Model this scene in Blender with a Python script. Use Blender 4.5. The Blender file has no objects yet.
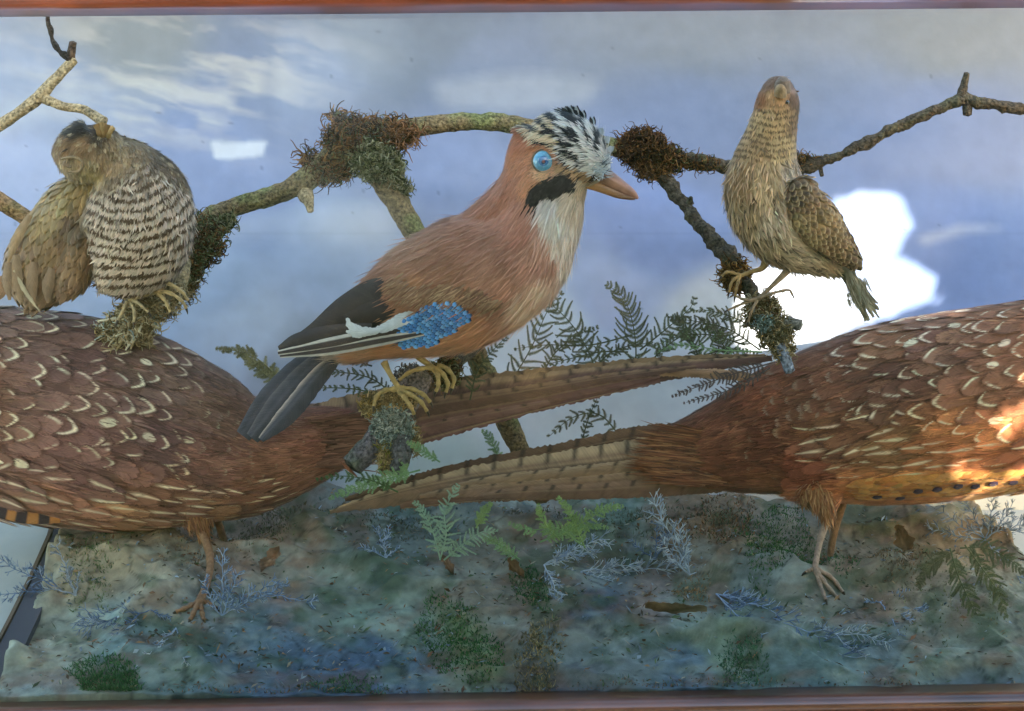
import bpy, math, numpy as np
from mathutils import Vector
from mathutils.bvhtree import BVHTree
rng = np.random.default_rng(7)
C = bpy.context.scene.collection
sc = bpy.context.scene

# ------------------------------------------------------------------ camera, sky, sun, exposure
D = 0.80                      # camera distance to the jay
K = 0.0007 / D                # metres per picture unit and metre of distance
cam = bpy.data.cameras.new('camera'); cam.lens = 36 * D / (1024 * 0.0007); cam.sensor_width = 36
cam.clip_start = 0.02; cam.clip_end = 60
camo = bpy.data.objects.new('camera', cam); C.objects.link(camo)
camo.location = (0, -D, 0); camo.rotation_euler = (math.radians(90), 0, 0)
sc.camera = camo

SUN_E, SUN_A = math.radians(9.0), math.radians(30.0)       # low sun, in front of the case and to its right
SUNV = np.array([math.cos(SUN_E)*math.sin(SUN_A), -math.cos(SUN_E)*math.cos(SUN_A), math.sin(SUN_E)])
world = bpy.data.worlds.new('World'); sc.world = world; world.use_nodes = True
wn = world.node_tree.nodes; wl = world.node_tree.links
sky = wn.new('ShaderNodeTexSky'); sky.sky_type = 'NISHITA'; sky.sun_disc = False
sky.sun_elevation = SUN_E; sky.sun_rotation = math.pi - SUN_A
sky.dust_density = 1.0
wn['Background'].inputs['Strength'].default_value = 0.15
wl.new(sky.outputs[0], wn['Background'].inputs['Color'])
sun = bpy.data.lights.new('sun', 'SUN'); sun.energy = 2.0; sun.angle = math.radians(0.35); sun.color = (1.0, 0.90, 0.76)
suno = bpy.data.objects.new('sun', sun); C.objects.link(suno)
suno.rotation_euler = Vector(tuple(SUNV)).to_track_quat('Z', 'Y').to_euler()
suno.location = (1.5, -3, 1.5)
sc.view_settings.view_transform = 'Standard'; sc.view_settings.look = 'None'
sc.view_settings.exposure = 3.1; sc.view_settings.gamma = 1.0

# ------------------------------------------------------------------ helpers
def lin(c):
    c = np.asarray(c, float) / 255.0
    return np.where(c <= 0.04045, c / 12.92, ((c + 0.055) / 1.055) ** 2.4)
def P(px, py, Y):
    px = np.asarray(px, float); py = np.asarray(py, float); Y = np.asarray(Y, float)
    d = (D + Y) * K
    return np.stack([(px - 512) * d, Y + 0 * px, -(py - 355.5) * d], -1)
def W3(a, Y0):
    """local units (right, down, away) -> metres, for a thing standing at depth Y0"""
    a = np.asarray(a, float)
    return P(a[..., 0], a[..., 1], Y0 + a[..., 2] * K * (D + Y0))
def _h(ix, iy, iz, s):
    n = (ix.astype(np.int64) * 374761393 + iy.astype(np.int64) * 668265263 + iz.astype(np.int64) * 2147483647 + s * 1274126177) & 0xffffffff
    n = ((n ^ (n >> 13)) * 1274126177) & 0xffffffff
    n = ((n ^ (n >> 16)) * 668265263) & 0xffffffff
    return ((n ^ (n >> 15)) & 0xffff) / 65535.0
def vn(p, sc_, s=0):
    p = np.asarray(p, float) / sc_
    i = np.floor(p); f = p - i; f = f * f * (3 - 2 * f); i = i.astype(int)
    r = 0
    for a in (0, 1):
        for b in (0, 1):
            for c in (0, 1):
                w = (f[..., 0] if a else 1 - f[..., 0]) * (f[..., 1] if b else 1 - f[..., 1]) * (f[..., 2] if c else 1 - f[..., 2])
                r = r + w * _h(i[..., 0] + a, i[..., 1] + b, i[..., 2] + c, s)
    return r
def fbm(p, sc_, s=0, o=4):
    r = 0; a = 0.5; t = 0
    for k in range(o):
        r = r + a * vn(p, sc_ / 2 ** k, s + k * 17); t += a; a *= 0.55
    return r / t
def xyz(x, y, z=0): return np.stack([np.asarray(x, float), np.asarray(y, float), np.asarray(x, float) * 0 + z], -1)
def inpoly(px, py, poly):
    px = np.asarray(px, float); py = np.asarray(py, float); r = np.zeros(px.shape, bool)
    n = len(poly)
    for i in range(n):
        x0, y0 = poly[i]; x1, y1 = poly[(i + 1) % n]
        if y0 == y1: continue
        c = ((y0 > py) != (y1 > py)) & (px < (x1 - x0) * (py - y0) / (y1 - y0) + x0)
        r ^= c
    return r
def cr(pts, n):
    """Catmull-Rom through pts (any dimension), n samples, even spacing along the first three columns"""
    p = np.asarray(pts, float)
    if len(p) == 2:
        t = np.linspace(0, 1, n)[:, None]; return p[0] * (1 - t) + p[1] * t
    q = np.vstack([2 * p[0] - p[1], p, 2 * p[-1] - p[-2]])
    out = []
    for i in range(1, len(q) - 2):
        t = np.linspace(0, 1, 24, endpoint=False)[:, None]
        a, b, c, d = q[i-1], q[i], q[i+1], q[i+2]
        out.append(0.5 * (2*b + (c-a)*t + (2*a-5*b+4*c-d)*t**2 + (3*b-a-3*c+d)*t**3))
    o = np.vstack(out + [p[-1:]])
    L = np.r_[0, np.cumsum(np.linalg.norm(np.diff(o[:, :3], axis=0), axis=1))]
    s = np.linspace(0, L[-1], n)
    return np.stack([np.interp(s, L, o[:, k]) for k in range(o.shape[1])], 1)
def norm(v): return v / np.maximum(np.linalg.norm(v, axis=-1, keepdims=True), 1e-9)
def paint(px, py, blobs, pw=3.0):
    """soft patches of paint: inverse-distance blend of (x, y, radius, (r,g,b))"""
    ws = 0; cs = 0
    for x, y, r, c in blobs:
        w = 1 / (((px - x) ** 2 + (py - y) ** 2) / r ** 2 + 0.05) ** pw
        ws = ws + w; cs = cs + w[..., None] * lin(c)
    return cs / ws[..., None]

class G:
    """gathers vertices, quads/triangles, colours, uvs for ONE mesh"""
    def __init__(s): s.v = []; s.f = []; s.c = []; s.u = []; s.n = 0
    def add(s, v, f, c, uv=None):
        v = np.asarray(v, float).reshape(-1, 3); f = np.asarray(f, int)
        c = np.broadcast_to(np.asarray(c, float), (len(v), 3)) if np.ndim(c) < 2 else np.asarray(c, float).reshape(-1, 3)
        uv = np.zeros((len(v), 2)) if uv is None else np.asarray(uv, float).reshape(-1, 2)
        s.v.append(v); s.f.append(f + s.n); s.c.append(c); s.u.append(uv); s.n += len(v)
        return s
    def mesh(s, name, xf=None, org=(0, 0, 0)):
        v = np.vstack(s.v)
        if xf is not None: v = xf(v)
        v = v - np.asarray(org)
        me = bpy.data.meshes.new(name)
        loops = np.concatenate([f.ravel() for f in s.f]); sizes = np.concatenate([np.full(len(f), f.shape[1]) for f in s.f])
        me.vertices.add(len(v)); me.vertices.foreach_set('co', v.ravel().astype(np.float32))
        me.loops.add(len(loops)); me.loops.foreach_set('vertex_index', loops.astype(np.int32))
        me.polygons.add(len(sizes)); st = np.r_[0, np.cumsum(sizes)[:-1]]
        me.polygons.foreach_set('loop_start', st.astype(np.int32))
        me.polygons.foreach_set('use_smooth', np.ones(len(sizes), bool))
        me.update(calc_edges=True)
        a = me.color_attributes.new('Col', 'FLOAT_COLOR', 'POINT')
        a.data.foreach_set('color', np.c_[np.clip(np.vstack(s.c), 0, 1), np.ones(len(v))].ravel().astype(np.float32))
        u = me.uv_layers.new(name='UVMap'); uu = np.vstack(s.u)[loops]
        u.data.foreach_set('uv', uu.ravel().astype(np.float32))
        me.validate()
        return me
def link(name, g, m, Y0=None, parent=None, org=None, label=None):
    o0 = np.array(org if org is not None else (parent['_o'] if parent is not None else (0, 0, 0)))
    me = g.mesh(name, (lambda v: W3(v, Y0)) if Y0 is not None else None, o0)
    me.materials.append(m)
    o = bpy.data.objects.new(name, me); C.objects.link(o)
    if parent is not None: o.parent = parent
    else: o.location = tuple(float(a) for a in o0)
    o['_o'] = tuple(float(a) for a in o0)
    if label: o['label'] = label
    return o
def sub(name, g, m, Y0, parent, label=None):      # a sub-part: same origin as its part
    return link(name, g, m, Y0, parent, None, label)
def tag(o, label, cat, group=None, kind=None):
    o['label'] = label; o['category'] = cat
    if group: o['group'] = group
    if kind: o['kind'] = kind
    return o
def thing(name, label, cat, org, group=None):
    o = bpy.data.objects.new(name, None); C.objects.link(o); o.empty_display_size = 0.02
    o.location = tuple(org); o['_o'] = tuple(float(a) for a in org)
    return tag(o, label, cat, group)
def struct(o): o['kind'] = 'structure'; return o

def frames(p):
    t = norm(np.gradient(p, axis=0)); up = np.array([0.0, 0, 1.0])
    b = norm(np.cross(t, up) + np.array([1e-6, 0, 0])); n = norm(np.cross(b, t))
    return t, b, n
def tube(g, pts, col, n=24, sides=8, bump=0.0, seed=0, colfn=None, flat=1.0, cap=True):
    """pts rows: x, y, w, radius (local units)"""
    q = cr(pts, n); p = q[:, :3]; r = q[:, 3]
    t, b, nn = frames(p)
    a = np.linspace(0, 2*np.pi, sides, endpoint=False)
    off = np.cos(a)[None, :, None] * b[:, None] + flat * np.sin(a)[None, :, None] * nn[:, None]
    v = p[:, None] + off * r[:, None, None]
    if bump: v = v + off * (r[:, None, None] * bump * (fbm(v + seed * 31.7, 9.0, seed)[..., None] - 0.5) * 2)
    idx = np.arange(n * sides).reshape(n, sides); nx = np.roll(idx, -1, 1)
    f = np.stack([idx[:-1], nx[:-1], nx[1:], idx[1:]], -1).reshape(-1, 4)
    v = v.reshape(-1, 3)
    c = colfn(v, np.repeat(np.linspace(0, 1, n), sides)) if colfn else np.tile(lin(col), (len(v), 1))
    uv = np.stack([np.tile(a / 6.283, n), np.repeat(np.linspace(0, 1, n), sides)], -1)
    g.add(v, f, c, uv)
    if cap:
        for k, row in ((0, idx[0]), (n - 1, idx[-1])):
            ce = p[k] + (t[k] if k else -t[k]) * r[k] * 0.35
            tri = np.stack([row, np.roll(row, -1), np.full(sides, len(v))], -1) if k else np.stack([np.roll(row, -1), row, np.full(sides, len(v))], -1)
            # re-add ring for the cap
            vv = np.vstack([v[row], ce]); m = sides
            ff = np.stack([np.arange(m), (np.arange(m) + 1) % m, np.full(m, m)], -1)
            if not k: ff = ff[:, ::-1]
            g.add(vv, ff, np.vstack([c[row], c[row].mean(0)]))
    return q

def loft_mesh(sts, n=60, sides=28):
    """closed loft in local units; rows: x, y, w, r_in_picture, r_depth"""
    q = cr(sts, n); p = q[:, :3]
    t = norm(np.gradient(p, axis=0)); w = np.array([0, 0, 1.0])
    nn = norm(np.cross(t, w)); b = norm(np.cross(nn, t))
    a = np.linspace(0, 2*np.pi, sides, endpoint=False)
    v = p[:, None] + np.cos(a)[None, :, None] * nn[:, None] * q[:, 3][:, None, None] + np.sin(a)[None, :, None] * b[:, None] * q[:, 4][:, None, None]
    e0, e1 = p[0] - t[0] * q[0, 3] * 0.5, p[-1] + t[-1] * q[-1, 3] * 0.5
    v = np.vstack([v.reshape(-1, 3), e0, e1]); idx = np.arange(n * sides).reshape(n, sides); nx = np.roll(idx, -1, 1)
    f = [tuple(x) for x in np.stack([idx[:-1], nx[:-1], nx[1:], idx[1:]], -1).reshape(-1, 4)]
    for j in range(sides):
        f.append((idx[0][j], n * sides, nx[0][j])[::-1]); f.append((idx[-1][j], nx[-1][j], n * sides + 1)[::-1])
    return v, f
class Body:
    """one continuous skin grown over several lofts, and points sampled on it"""
    def __init__(s, lofts, voxel=3.0, smooth=6):
        vs = []; fs = []; n = 0
        for l in lofts:
            v, f = loft_mesh(l); vs.append(v); fs += [tuple(int(i) + n for i in x) for x in f]; n += len(v)
        me = bpy.data.meshes.new('tmp'); me.from_pydata([tuple(x) for x in np.vstack(vs)], [], fs)
        import bmesh
        bm = bmesh.new(); bm.from_mesh(me); 
        bmesh.ops.recalc_face_normals(bm, faces=bm.faces); bm.to_mesh(me); bm.free()
        o = bpy.data.objects.new('tmp', me); C.objects.link(o)
        m = o.modifiers.new('r', 'REMESH'); m.mode = 'VOXEL'; m.voxel_size = voxel
        m = o.modifiers.new('s', 'SMOOTH'); m.factor = 0.5; m.iterations = smooth
        dg = bpy.context.evaluated_depsgraph_get(); dg.update()
        e = o.evaluated_get(dg); m2 = bpy.data.meshes.new_from_object(e)
        m2.calc_loop_triangles()
        s.v = np.zeros(len(m2.vertices) * 3); m2.vertices.foreach_get('co', s.v); s.v = s.v.reshape(-1, 3)
        s.t = np.zeros(len(m2.loop_triangles) * 3, int); m2.loop_triangles.foreach_get('vertices', s.t); s.t = s.t.reshape(-1, 3)
        bpy.data.objects.remove(o); bpy.data.meshes.remove(me); bpy.data.meshes.remove(m2)
        a, b, c = (s.v[s.t[:, k]] for k in range(3)); fn = np.cross(b - a, c - a); s.area = np.linalg.norm(fn, axis=1) / 2
        s.vn = np.zeros_like(s.v)
        for k in range(3): np.add.at(s.vn, s.t[:, k], fn)
        s.vn = norm(s.vn)
        ctr = s.v.mean(0)
        if ((s.v - ctr) * s.vn).sum() < 0: s.vn *= -1
        s.bvh = BVHTree.FromPolygons([tuple(x) for x in s.v], [tuple(int(i) for i in x) for x in s.t])
    def sample(s, n):
        i = rng.choice(len(s.t), n, p=s.area / s.area.sum()); r1 = np.sqrt(rng.random(n)); r2 = rng.random(n)
        w = np.stack([1 - r1, r1 * (1 - r2), r1 * r2], 1)[..., None]
        return (s.v[s.t[i]] * w).sum(1), norm((s.vn[s.t[i]] * w).sum(1))
    def spaced(s, n, dist):
        """dart throwing; dist may be a function of the points"""
        p, nr = s.sample(n); d = dist(p) if callable(dist) else np.full(n, float(dist))
        keep = []; kp = np.zeros((n, 3)); m = 0
        for i in range(n):
            if m == 0 or (((kp[:m] - p[i]) ** 2).sum(1) > d[i] ** 2).all():
                kp[m] = p[i]; m += 1; keep.append(i)
        return p[keep], nr[keep]
    def hit(s, x, y):
        h = s.bvh.ray_cast(Vector((x, y, -900)), Vector((0, 0, 1)))
        if h[0] is None:
            h = s.bvh.find_nearest(Vector((x, y, -40)))
        nn = np.array(h[1]); nn = nn if nn[2] < 0 else -nn
        return np.array(h[0]), nn
    def skin(s, colfn):
        g = G(); g.add(s.v, s.t, colfn(s.v, s.vn)); return g
def flow(p, guides):
    ws = 0; d = 0
    for x, y, dx, dy in guides:
        w = 1 / ((p[:, 0] - x) ** 2 + (p[:, 1] - y) ** 2 + 60) ** 1.5
        l = math.hypot(dx, dy)
        d = d + w[:, None] * np.array([dx / l, dy / l, 0.0]); ws = ws + w
    return norm(d / ws[:, None])
def feathers(g, pts, nrm, dirs, L, Wd, cfn, lift=0.18, curve=0.0, arch=0.25, K_=3, M=2, tip='round', bl=0.0):
    """blades lying along dirs over the skin. cfn(u[-1..1], v[0..1], shape (N,K,M)) -> (N,K,M,3)"""
    n = len(pts); L = np.broadcast_to(L, n)[:, None, None]; Wd = np.broadcast_to(Wd, n)[:, None, None]
    lift = np.broadcast_to(lift, n)[:, None, None]; curve = np.broadcast_to(curve, n)[:, None, None]
    t = norm(dirs - (dirs * nrm).sum(1, keepdims=True) * nrm); sd = np.cross(nrm, t)
    v = np.linspace(0, 1, K_ + 1)[None, :, None]; u = np.linspace(-1, 1, M + 1)[None, None, :]
    if tip == 'round':
        pr = np.where(v < 0.5, 0.55 + 0.9 * v, np.sqrt(np.clip(1 - ((v - 0.5) / 0.5) ** 2, 0, 1)) ** 0.9)
        vv = v - bl * 0
        along = v * L; 
    else:
        pr = np.minimum(0.6 + 1.2 * v, 1) * (1 - v) ** 0.7
        along = v * L
    side = u * pr * Wd
    if tip == 'round': along = along - (u ** 2) * 0.12 * L * v     # rounder end
    up = lift * v * L - curve * (v ** 2) * L + arch * (1 - u ** 2) * Wd * pr
    pos = pts[:, None, None] + along[..., None] * t[:, None, None] + side[..., None] * sd[:, None, None] + up[..., None] * nrm[:, None, None]
    U = np.broadcast_to(u, pos.shape[:3]); V = np.broadcast_to(v, pos.shape[:3])
    col = cfn(U, V)
    idx = np.arange(n * (K_ + 1) * (M + 1)).reshape(n, K_ + 1, M + 1)
    f = np.stack([idx[:, :-1, :-1], idx[:, :-1, 1:], idx[:, 1:, 1:], idx[:, 1:, :-1]], -1).reshape(-1, 4)
    uv = np.stack([U * 0.5 + 0.5 + rng.random(n)[:, None, None] * 0, V], -1)
    g.add(pos.reshape(-1, 3), f, col.reshape(-1, 3), uv.reshape(-1, 2))
def jit(c, n, a=0.12, b=0.03):
    """per-feather variation of colour c (n,3)"""
    return np.clip(c * (1 + a * rng.standard_normal((n, 1))) * (1 + b * rng.standard_normal((n, 3))), 0.002, 1)
def ribbon(g, pts, cfn, n=40, M=6, arch=0.2, thick=0.6, ragged=0.0, skew=0.0):
    """a long vane: rows x, y, w, halfwidth. cfn(s, u, pos)->(n,M,3); s = length in local units"""
    q = cr(pts, n); p = q[:, :3]; hw = q[:, 3]; t = norm(np.gradient(p, axis=0)); w = np.array([0, 0, 1.0])
    nn = norm(np.cross(t, w)); b = np.cross(nn, t)
    u = np.linspace(-1, 1, M + 1)
    s = np.r_[0, np.cumsum(np.linalg.norm(np.diff(p, axis=0), axis=1))]
    rag = ragged * (rng.random((n, M + 1)) - 0.5) * (np.abs(u) > 0.99)
    pos = p[:, None] + (u[None, :, None] * hw[:, None, None] + rag[..., None]) * nn[:, None] - ((1 - (u[None, :, None] - skew) ** 2) * hw[:, None, None] * arch) * b[:, None] * np.sign(b[:, None, 2:3] + 1e-9)
    S = np.broadcast_to(s[:, None], pos.shape[:2]); U = np.broadcast_to(u[None], pos.shape[:2])
    col = cfn(S, U, pos)
    idx = np.arange(n * (M + 1)).reshape(n, M + 1)
    f = np.stack([idx[:-1, :-1], idx[:-1, 1:], idx[1:, 1:], idx[1:, :-1]], -1).reshape(-1, 4)
    uv = np.stack([U * 0.5 + 0.5, S / 40.0], -1)
    g.add(pos.reshape(-1, 3), f, col.reshape(-1, 3), uv.reshape(-1, 2))
    back = pos.copy(); back[..., 2] += thick
    g.add(back.reshape(-1, 3), f[:, ::-1], col.reshape(-1, 3), uv.reshape(-1, 2))
def uvsphere(g, c, r, col, flat=(1, 1, 1), n=16, colfn=None):
    th = np.linspace(0, np.pi, n + 1); ph = np.linspace(0, 2*np.pi, 2 * n, endpoint=False)
    d = np.stack([np.sin(th)[:, None] * np.cos(ph), np.sin(th)[:, None] * np.sin(ph), np.cos(th)[:, None] + 0 * ph], -1)
    v = np.asarray(c) + d * r * np.asarray(flat); idx = np.arange((n + 1) * 2 * n).reshape(n + 1, 2 * n); nx = np.roll(idx, -1, 1)
    f = np.stack([idx[:-1], idx[1:], nx[1:], nx[:-1]], -1).reshape(-1, 4)
    v = v.reshape(-1, 3); g.add(v, f, colfn(v) if colfn else lin(col))

# ------------------------------------------------------------------ materials
def vmat(name, rough=0.7, spec=0.3, fine=0.0, scale=40.0, bump=0.0, bscale=60.0, barb=0.0, sheen=0.0, coat=0.0):
    m = bpy.data.materials.new(name); m.use_nodes = True; nt = m.node_tree; N = nt.nodes; L = nt.links
    b = N['Principled BSDF']; b.inputs['Roughness'].default_value = rough; b.inputs['Specular IOR Level'].default_value = spec
    if sheen: b.inputs['Sheen Weight'].default_value = sheen
    if coat: b.inputs['Coat Weight'].default_value = coat; b.inputs['Coat Roughness'].default_value = 0.15
    a = N.new('ShaderNodeAttribute'); a.attribute_name = 'Col'; out = a.outputs['Color']
    tc = N.new('ShaderNodeTexCoord')
    if fine:
        nz = N.new('ShaderNodeTexNoise'); nz.inputs['Scale'].default_value = scale; nz.inputs['Detail'].default_value = 6
        L.new(tc.outputs['Object'], nz.inputs['Vector'])
        mr = N.new('ShaderNodeMapRange'); mr.inputs['From Min'].default_value = 0.3; mr.inputs['From Max'].default_value = 0.7
        mr.inputs['To Min'].default_value = 1 - fine; mr.inputs['To Max'].default_value = 1 + fine
        L.new(nz.outputs['Fac'], mr.inputs['Value'])
        vm = N.new('ShaderNodeVectorMath'); vm.operation = 'SCALE'; L.new(out, vm.inputs[0]); L.new(mr.outputs[0], vm.inputs['Scale']); out = vm.outputs[0]
    if barb:
        uv = N.new('ShaderNodeUVMap'); sx = N.new('ShaderNodeSeparateXYZ'); L.new(uv.outputs[0], sx.inputs[0])
        ab = N.new('ShaderNodeMath'); ab.operation = 'SUBTRACT'; ab.inputs[1].default_value = 0.5; L.new(sx.outputs['X'], ab.inputs[0])
        ab2 = N.new('ShaderNodeMath'); ab2.operation = 'ABSOLUTE'; L.new(ab.outputs[0], ab2.inputs[0])
        ma = N.new('ShaderNodeMath'); ma.operation = 'MULTIPLY_ADD'; ma.inputs[1].default_value = -0.7; L.new(ab2.outputs[0], ma.inputs[0]); L.new(sx.outputs['Y'], ma.inputs[2])
        mu = N.new('ShaderNodeMath'); mu.operation = 'MULTIPLY'; mu.inputs[1].default_value = 24.0; L.new(ma.outputs[0], mu.inputs[0])
        cx = N.new('ShaderNodeCombineXYZ'); L.new(mu.outputs[0], cx.inputs['X']); L.new(ab2.outputs[0], cx.inputs['Y'])
        nz = N.new('ShaderNodeTexNoise'); nz.inputs['Scale'].default_value = 1.0; nz.inputs['Detail'].default_value = 2; L.new(cx.outputs[0], nz.inputs['Vector'])
        mr = N.new('ShaderNodeMapRange'); mr.inputs['From Min'].default_value = 0.3; mr.inputs['From Max'].default_value = 0.7
        mr.inputs['To Min'].default_value = 1 - barb; mr.inputs['To Max'].default_value = 1 + barb; L.new(nz.outputs['Fac'], mr.inputs['Value'])
        vm = N.new('ShaderNodeVectorMath'); vm.operation = 'SCALE'; L.new(out, vm.inputs[0]); L.new(mr.outputs[0], vm.inputs['Scale']); out = vm.outputs[0]
        bp = N.new('ShaderNodeBump'); bp.inputs['Strength'].default_value = 0.25; bp.inputs['Distance'].default_value = 0.0006
        L.new(nz.outputs['Fac'], bp.inputs['Height']); L.new(bp.outputs[0], b.inputs['Normal'])
    if bump:
        nz = N.new('ShaderNodeTexNoise'); nz.inputs['Scale'].default_value = bscale; nz.inputs['Detail'].default_value = 8
        L.new(tc.outputs['Object'], nz.inputs['Vector'])
        bp = N.new('ShaderNodeBump'); bp.inputs['Strength'].default_value = 1.0; bp.inputs['Distance'].default_value = bump
        L.new(nz.outputs['Fac'], bp.inputs['Height']); L.new(bp.outputs[0], b.inputs['Normal'])
    L.new(out, b.inputs['Base Color'])
    return m
M_feather = vmat('feather', 0.62, 0.25, fine=0.12, scale=90, barb=0.16, sheen=0.15)
def fray(m):
    nt = m.node_tree; N = nt.nodes; L = nt.links; b = N['Principled BSDF']; out = N['Material Output']
    def mt(op, a, b_=None, c_=None):
        n = N.new('ShaderNodeMath'); n.operation = op
        for i, x in enumerate((a, b_, c_)):
            if x is None: continue
            if isinstance(x, (int, float)): n.inputs[i].default_value = x
            else: L.new(x, n.inputs[i])
        return n.outputs[0]
    uv = N.new('ShaderNodeUVMap'); sx = N.new('ShaderNodeSeparateXYZ'); L.new(uv.outputs[0], sx.inputs[0]); U = mt('ABSOLUTE', mt('MULTIPLY_ADD', sx.outputs['X'], 2.0, -1.0)); V = sx.outputs['Y']
    e = mt('MAXIMUM', mt('POWER', U, 1.5), mt('POWER', V, 3.0)); g = N.new('ShaderNodeNewGeometry'); bar = mt('MULTIPLY', mt('MULTIPLY_ADD', U, -.45, V), 34.0)
    cx = N.new('ShaderNodeCombineXYZ'); L.new(bar, cx.inputs['X']); L.new(mt('MULTIPLY', U, 1.2), cx.inputs['Y']); L.new(mt('MULTIPLY', g.outputs['Random Per Island'], 99.0), cx.inputs['Z'])
    nz = N.new('ShaderNodeTexNoise'); nz.inputs['Scale'].default_value = 1.0; nz.inputs['Detail'].default_value = 1; L.new(cx.outputs[0], nz.inputs['Vector'])
    mr = N.new('ShaderNodeMapRange'); mr.inputs['From Min'].default_value = .40; mr.inputs['From Max'].default_value = .98; mr.inputs['To Min'].default_value = .22; mr.inputs['To Max'].default_value = .80; L.new(e, mr.inputs['Value'])
    a = N.new('ShaderNodeMapRange'); a.inputs['From Min'].default_value = -.05; a.inputs['From Max'].default_value = .05; L.new(mt('SUBTRACT', nz.outputs['Fac'], mr.outputs[0]), a.inputs['Value']); L.new(a.outputs[0], b.inputs['Alpha'])
    return m
M_contour = fray(vmat('contour_feather', 0.65, 0.2, fine=0.14, scale=90, barb=0.18, sheen=0.15))
M_fur = vmat('soft_plumage', 0.75, 0.15, fine=0.10, scale=70, sheen=0.25)
M_horn = vmat('horn', 0.35, 0.5, fine=0.15, scale=120, coat=0.2)
M_foot = vmat('dried_skin', 0.6, 0.35, fine=0.25, scale=300, bump=0.0008, bscale=900)
M_eye = vmat('glass_eye', 0.08, 0.6, coat=1.0)
M_bark = vmat('bark', 0.85, 0.2, fine=0.75, scale=420, bump=0.0035, bscale=380)
M_moss = vmat('moss', 0.9, 0.1, fine=0.25, scale=300)
M_fern = vmat('fern', 0.7, 0.25, fine=0.2, scale=120)
M_sprig = vmat('painted_sprig', 0.7, 0.25, fine=0.3, scale=250)
M_ground = vmat('painted_groundwork', 0.8, 0.2, fine=0.22, scale=110, bump=0.003, bscale=90)
M_paper = vmat('painted_paper', 0.6, 0.25, fine=0.03, scale=60, bump=0.0006, bscale=45)
M_wood = vmat('varnished_wood', 0.28, 0.5, fine=0.3, scale=30, coat=0.6)
M_leaf = vmat('dry_leaf', 0.7, 0.25, fine=0.3, scale=120, bump=0.0008, bscale=200)
M_stone = vmat('stone', 0.85, 0.2, fine=0.15, scale=8)
def glass_mat():
    m = bpy.data.materials.new('old_glass'); m.use_nodes = True; N = m.node_tree.nodes; L = m.node_tree.links
    N.remove(N['Principled BSDF']); out = N['Material Output']
    tr = N.new('ShaderNodeBsdfTransparent'); tr.inputs[0].default_value = (0.97, 0.985, 0.98, 1)
    gl = N.new('ShaderNodeBsdfGlossy'); gl.inputs['Roughness'].default_value = 0.13
    fr = N.new('ShaderNodeFresnel'); fr.inputs['IOR'].default_value = 1.5
    mx = N.new('ShaderNodeMixShader'); L.new(fr.outputs[0], mx.inputs[0]); L.new(tr.outputs[0], mx.inputs[1]); L.new(gl.outputs[0], mx.inputs[2])
    L.new(mx.outputs[0], out.inputs['Surface']); return m
M_glass = glass_mat()

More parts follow.
